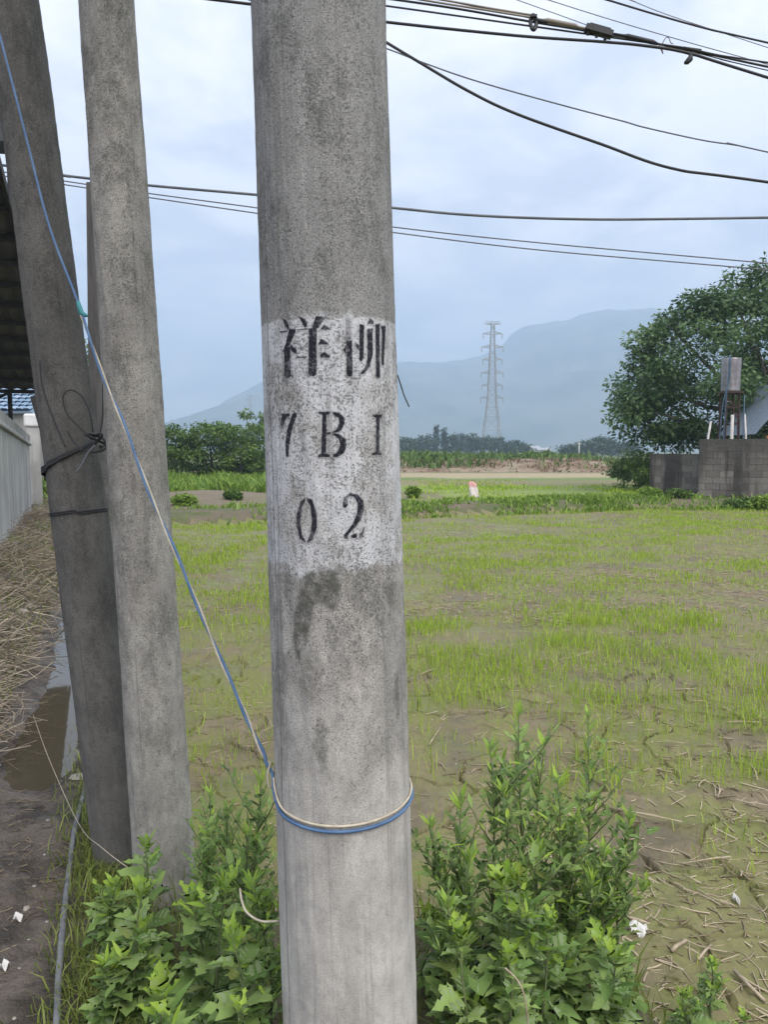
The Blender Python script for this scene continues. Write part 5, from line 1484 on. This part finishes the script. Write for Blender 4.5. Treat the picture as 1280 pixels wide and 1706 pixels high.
# one green maize-like leaf near the wall foot
lv = at(72, 888, 9.5)
r = empty('leaf_sprout', (lv.x, lv.y, gz(lv.x, lv.y)), 'single arching green sprout on the straw bank near the pillar', 'plant')
for s_ in (1, -0.5):
    vs, fs = [], []
    for i in range(9):
        t = i / 8; w_ = 0.03 * math.sin(math.pi * min(1, t * 0.9 + 0.1))
        cpt = Vector((s_ * 0.22 * t, 0.02 * t, 0.30 * t - 0.16 * t * t))
        vs += [cpt + Vector((0, -w_, 0.01)), cpt + Vector((0.0, w_, 0.01))]
    fs = [(2 * i, 2 * i + 2, 2 * i + 3, 2 * i + 1) for i in range(8)]
    mesh_obj('leaf', vs, fs, M_WEED, r, True, attrs={'rnd': [0.6] * len(vs)})

# ================================================================== MUGWORT
M_MUG = leaf_mat('mat_mugwort_leaf', (0.125, 0.225, 0.055), (0.34, 0.47, 0.145), under=(0.35, 0.44, 0.24), transl=0.36, rough=0.75, use_attr=False)
M_MUGY = leaf_mat('mat_mugwort_young', (0.24, 0.40, 0.05), (0.42, 0.58, 0.09), under=(0.36, 0.48, 0.18), transl=0.4, rough=0.5, use_attr=False)
M_STEM = simple('mat_mugwort_stem', (0.10, 0.13, 0.05), (0.17, 0.18, 0.09), 12, 0.7)
def lobed_leaf(npairs, width, tooth, mat, curl, fold, seed):
    """pinnately lobed leaf along +Y, unit length: two halves folded at the midrib"""
    rs = random.Random(seed)
    right = [(0.0, 0.0), (0.018, 0.02), (0.02, 0.20)]
    for i in range(npairs):
        y0 = 0.20 + 0.50 * i / max(npairs, 1); g_ = 0.50 / max(npairs, 1)
        L = width * (0.75 + 0.35 * math.sin(math.pi * (i + 1) / (npairs + 1))) * rs.uniform(0.85, 1.15)
        up = 0.50 * L + 0.04
        right += [(0.035, y0), (L * 0.55, y0 + up * 0.36), (L * 0.66 + tooth, y0 + up * 0.44), (L * 0.76, y0 + up * 0.60), (L, y0 + up), (L * 0.66, y0 + up * 0.42 + 0.068), (L * 0.5, y0 + up * 0.30 + 0.06), (0.035, y0 + g_ * 0.5)]
    right += [(0.06, 0.70), (0.115 + width * 0.12, 0.80), (0.10 + width * 0.1, 0.84), (0.07, 0.90), (0.0, 1.0)]
    bm = bmesh.new()
    for sgn in (1, -1):
        vs = [bm.verts.new((sgn * x, y, 0)) for x, y in right]
        mid = [bm.verts.new((0, y, 0)) for y in (0.72, 0.48, 0.24)]
        f = bm.faces.new(vs + mid if sgn > 0 else list(reversed(vs + mid)))
    bmesh.ops.triangulate(bm, faces=bm.faces[:])
    for v in bm.verts:
        x, y = v.co.x, v.co.y
        v.co.z = fold * abs(x) - curl * y * y + 0.03 * math.sin(9 * x + 5 * y + seed)
    bmesh.ops.remove_doubles(bm, verts=bm.verts[:], dist=1e-4)
    me = bpy.data.meshes.new('leaf'); bm.to_mesh(me); bm.free(); me.materials.append(mat)
    me.polygons.foreach_set('use_smooth', [True] * len(me.polygons))
    return me
def lance_leaf(mat, w_, curl, seed):
    ys = [0, 0.15, 0.35, 0.6, 0.8, 1.0]; ws = [0.02, 0.5 * w_, w_, 0.85 * w_, 0.45 * w_, 0.0]
    vs, fs = [], []
    for y, q in zip(ys, ws):
        vs += [(-q, y, 0.25 * q - curl * y * y), (0, y, -curl * y * y), (q, y, 0.25 * q - curl * y * y)]
    for i in range(5): fs += [(3 * i, 3 * i + 1, 3 * i + 4, 3 * i + 3), (3 * i + 1, 3 * i + 2, 3 * i + 5, 3 * i + 4)]
    me = bpy.data.meshes.new('leaf'); me.from_pydata(vs, [], fs); me.materials.append(mat)
    me.polygons.foreach_set('use_smooth', [True] * len(me.polygons)); me.update()
    return me
LOW = [lobed_leaf(4, 0.34, 0.04, M_MUG, 0.25, 0.25, 1), lobed_leaf(3, 0.38, 0.05, M_MUG, 0.35, 0.3, 2), lobed_leaf(4, 0.30, 0.03, M_MUG, 0.15, 0.35, 3), lobed_leaf(3, 0.33, 0.04, M_MUG, 0.45, 0.2, 4)]
MIDL = [lobed_leaf(2, 0.28, 0.03, M_MUG, 0.2, 0.3, 5), lobed_leaf(1, 0.30, 0.02, M_MUG, 0.25, 0.35, 6), lance_leaf(M_MUG, 0.10, 0.2, 7)]
YOUNG = [lobed_leaf(2, 0.30, 0.03, M_MUGY, 0.1, 0.4, 8), lobed_leaf(1, 0.26, 0.02, M_MUGY, 0.05, 0.4, 9), lance_leaf(M_MUGY, 0.11, 0.08, 10)]
FEATH = [lance_leaf(M_MUG, 0.095, 0.1, 11), lance_leaf(M_MUG, 0.11, 0.05, 14), lance_leaf(M_MUGY, 0.10, 0.05, 12), lobed_leaf(1, 0.22, 0.0, M_MUG, 0.1, 0.3, 13), lobed_leaf(2, 0.24, 0.0, M_MUG, 0.1, 0.3, 15)]
def orient(dirv, roll):
    y = dirv.normalized()
    x = y.cross(Vector((0, 0, 1)))
    x = Vector((1, 0, 0)) if x.length < 1e-3 else x.normalized()
    z = x.cross(y)
    M = Matrix((x, y, z)).transposed()
    return (M @ Matrix.Rotation(roll, 3, 'Y')).to_euler()
def mugwort(base, top, label, group, style='broad', n=34, leaf=0.085, rs=None, shoots=3):
    rs = rs or random
    base, top = Vector(base), Vector(top)
    r = empty('mugwort_plant', base, label, 'plant', group)
    Hh = (top - base)
    lean = Vector((Hh.x, Hh.y, 0)); h = Hh.z
    def ctr(t): return Vector((lean.x * t ** 1.6, lean.y * t ** 1.6, h * t)) + Vector((0.008 * math.sin(6 * t + base.x * 30), 0.008 * math.cos(5 * t + base.y * 20), 0))
    MB().tube([ctr(i / 8) for i in range(9)], [0.0048 - 0.0032 * i / 8 for i in range(9)], 6).build('stem', M_STEM, r, True)
    def put(me, p, dirv, s, roll=None):
        o = bpy.data.objects.new('leaf', me); o.location = p
        o.rotation_euler = orient(dirv, rs.uniform(-0.5, 0.5) if roll is None else roll); o.scale = (s * rs.uniform(0.75, 1.2), s, s * rs.uniform(0.5, 1.8))
        link(o, r)
    az = rs.uniform(0, 6.28)
    for i in range(n):
        t = 0.10 + 0.83 * i / n
        az += 2.4 + rs.uniform(-0.3, 0.3)
        el = (-0.05 + 0.95 * t) + rs.uniform(-0.2, 0.2)
        dirv = Vector((math.cos(az) * math.cos(el), math.sin(az) * math.cos(el), math.sin(el)))
        if style == 'feather':
            el = (0.25 + 0.85 * t) + rs.uniform(-0.25, 0.25)
            dirv = Vector((math.cos(az) * math.cos(el), math.sin(az) * math.cos(el), math.sin(el)))
            pool = FEATH if t > 0.35 else MIDL
            s = leaf * (0.95 - 0.35 * t) * rs.uniform(0.7, 1.15)
        else:
            pool = LOW if t < 0.66 else MIDL + LOW[:2] if t < 0.86 else YOUNG
            s = leaf * (1.25 - 0.55 * t) * rs.uniform(0.7, 1.15)
        put(rs.choice(pool), ctr(t), dirv, s)
    # young tip rosette
    for i in range(9):
        az += 2.4; el = rs.uniform(0.75, 1.4)
        dirv = Vector((math.cos(az) * math.cos(el), math.sin(az) * math.cos(el), math.sin(el)))
        put(rs.choice(YOUNG if style != 'feather' else FEATH[2:3] + YOUNG[2:]), ctr(0.94 + 0.06 * rs.random()), dirv, leaf * rs.uniform(0.42, 0.68))
    # side shoots
    for j in range(shoots):
        t0 = rs.uniform(0.3, 0.8); az2 = rs.uniform(0, 6.28); l = h * rs.uniform(0.16, 0.32)
        a = ctr(t0); b = a + Vector((math.cos(az2) * 0.55 * l, math.sin(az2) * 0.55 * l, 0.8 * l))
        MB().tube([a, (a + b) / 2 + Vector((0, 0, -0.05 * l)), b], [0.0022, 0.0018, 0.001], 5).build('side_shoot', M_STEM, r, True)
        for i in range(8):
            q = a.lerp(b, 0.25 + 0.75 * i / 8); az += 2.4; el = rs.uniform(0.3, 1.2)
            put(rs.choice(FEATH if style == 'feather' else (MIDL if i < 5 else YOUNG)), q, Vector((math.cos(az) * math.cos(el), math.sin(az) * math.cos(el), math.sin(el))), leaf * rs.uniform(0.4, 0.65))
    return r
rs = random.Random(5)
MUG = [  # top pixel, depth, style, leaf size, leaves, label
 (868, 1185, 2.10, 'feather', 0.085, 44, 'tallest feathery mugwort spire, right of the painted pole'),
 (985, 1195, 2.16, 'feather', 0.085, 42, 'second tall feathery mugwort spire, right of the tallest'),
 (815, 1245, 2.02, 'feather', 0.085, 40, 'feathery mugwort just left of the tallest spire'),
 (925, 1300, 2.00, 'feather', 0.085, 36, 'feathery mugwort between the two tallest spires'),
 (1048, 1352, 2.10, 'feather', 0.09, 36, 'feathery mugwort leaning out over the mud, right of the two spires'),
 (770, 1335, 1.98, 'feather', 0.09, 36, 'feathery mugwort halfway between the painted pole and the tallest spire'),
 (722, 1372, 1.98, 'feather', 0.085, 32, 'leafy mugwort close against the right side of the painted pole'),
 (868, 1465, 1.80, 'broad', 0.09, 34, 'mugwort with bright yellow green tip below the tallest spire'),
 (752, 1500, 1.75, 'feather', 0.085, 26, 'low mugwort with bright tip near the painted pole, right side'),
 (985, 1470, 1.98, 'feather', 0.085, 30, 'leafy mugwort above the pale scrap on its left'),
 (1078, 1478, 2.12, 'broad', 0.08, 24, 'small mugwort sprig reaching over the mud above the white scrap'),
 (1038, 1602, 2.06, 'broad', 0.065, 20, 'small mugwort sprig right below the white paper scrap'),
 (1182, 1605, 2.02, 'broad', 0.06, 20, 'isolated yellow green mugwort at the bottom right'),
 (1145, 1662, 1.90, 'broad', 0.06, 20, 'bright mugwort tip at the bottom edge, left of the isolated one'),
 (1015, 1678, 1.82, 'broad', 0.075, 24, 'mugwort tip cut by the bottom edge right of the pole'),
 (845, 1600, 1.68, 'broad', 0.09, 32, 'dense low mugwort at the bottom, right of the painted pole'),
 (935, 1590, 1.84, 'broad', 0.09, 32, 'dense low mugwort below the bright tipped one'),
 (905, 1235, 2.22, 'feather', 0.08, 34, 'slim feathery mugwort close behind the tallest spire'),
 (840, 1315, 1.95, 'feather', 0.085, 34, 'feathery mugwort in front of the tallest spire'),
 (960, 1365, 2.05, 'feather', 0.085, 34, 'feathery mugwort below the second tall spire'),
 (1010, 1415, 2.02, 'feather', 0.085, 32, 'feathery mugwort left of the one leaning over the mud'),
 (790, 1430, 1.90, 'feather', 0.085, 32, 'feathery mugwort filling the middle of the right clump'),
 (900, 1420, 1.95, 'feather', 0.085, 32, 'feathery mugwort in the heart of the right clump'),
 (1235, 1695, 1.85, 'broad', 0.05, 14, 'lone mugwort tip in the bottom right corner'),
 (345, 1320, 2.35, 'feather', 0.07, 28, 'thin feathery mugwort right behind the bare grey pole foot'),
 (410, 1385, 1.92, 'feather', 0.085, 32, 'feathery mugwort in the left clump beside the tied wire'),
 (430, 1300, 2.02, 'feather', 0.085, 38, 'tall mugwort touching the left side of the painted pole'),
 (385, 1345, 2.05, 'feather', 0.085, 36, 'mugwort midway between the bare grey pole and the painted pole'),
 (345, 1385, 2.15, 'feather', 0.085, 32, 'leafy mugwort beside the foot of the bare grey pole'),
 (242, 1436, 2.20, 'feather', 0.05, 26, 'slim yellow green mugwort spire in front of the bare grey pole'),
 (192, 1475, 2.12, 'broad', 0.085, 28, 'mugwort with pale tip in front of the leaning dark pole'),
 (275, 1655, 1.52, 'broad', 0.11, 30, 'large bright yellow green mugwort tip at the bottom left'),
 (425, 1470, 1.78, 'feather', 0.085, 26, 'feathery mugwort beside the cream wire curl'),
 (385, 1560, 1.66, 'broad', 0.09, 34, 'dark broad leaved mugwort at the bottom, left of the painted pole'),
 (325, 1500, 1.85, 'broad', 0.095, 32, 'broad leaved mugwort in front of the bare pole foot'),
 (180, 1610, 1.86, 'broad', 0.09, 28, 'low mugwort nearest the grey hose'),
 (232, 1555, 1.90, 'broad', 0.09, 30, 'low mugwort below the slim spire'),
]
for i, (px, py, Y, sty, lf, nl, lab) in enumerate(MUG):
    t = at(px, py, Y)
    bx, by = t.x + rs.uniform(-0.05, 0.05) - (0.17 if px == 1078 else 0.0), Y + rs.uniform(-0.03, 0.06)
    mugwort((bx, by, gz(bx, by) - 0.01), t, lab, 'mugwort plants on the near bund', sty, int(nl * (1.7 if sty == 'feather' else 1.0)), lf, rs, 9 if sty == 'feather' else 4)
# low shoots that fill the undergrowth
for i in range(16):
    if i % 2:
        x, Y = rs.uniform(0.10, 0.60), rs.uniform(1.62, 2.2); side_ = 'right'
    else:
        x, Y = rs.uniform(-0.86, -0.24), rs.uniform(1.55, 2.15); side_ = 'left'
    if math.hypot(x - MAIN.base.x, Y - 1.6) < 0.24 or x < L1(Y) + 0.02: continue
    hgt = rs.uniform(0.22, 0.46)
    z = gz(x, Y)
    mugwort((x, Y, z - 0.01), (x + rs.uniform(-0.06, 0.06), Y + rs.uniform(-0.06, 0.06), z + hgt), f'low broad leaved mugwort shoot in the undergrowth {side_} of the painted pole', f'undergrowth {side_} of the pole', 'broad', 20, 0.10, rs, 1)
# dry grass stem in the mugwort
o = MB().tube(spline([at(842, 1612, 1.62), at(862, 1632, 1.62), at(874, 1660, 1.61), at(882, 1720, 1.62)], 8), 0.0022, 6)  .build('dried_grass', M_STALK, None, True)
tag(o, 'pale dry grass stem arching through the mugwort right of the pole', 'stem')

# ================================================================== HAZE
HZ = (-5200, 5400, -300, 3400, -6.0, 505.0)
vs = [(x, y, z) for z in HZ[4:6] for y in HZ[2:4] for x in HZ[0:2]]
hm = bpy.data.materials.new('mat_haze'); hm.use_nodes = True
ht = hm.node_tree; ht.nodes.clear()
ho = ht.nodes.new('ShaderNodeOutputMaterial'); hv = ht.nodes.new('ShaderNodeVolumePrincipled')
hv.inputs['Color'].default_value = (0.59, 0.765, 1.0, 1)
hv.inputs['Density'].default_value = 0.00078
hv.inputs['Anisotropy'].default_value = 0.1
ht.links.new(hv.outputs[0], ho.inputs['Volume'])
o = mesh_obj('haze', vs, [(0, 2, 3, 1), (4, 5, 7, 6), (0, 1, 5, 4), (2, 6, 7, 3), (0, 4, 6, 2), (1, 3, 7, 5)], hm)
tag(o, 'pale blue haze filling the air over the plain', 'haze', kind='stuff')
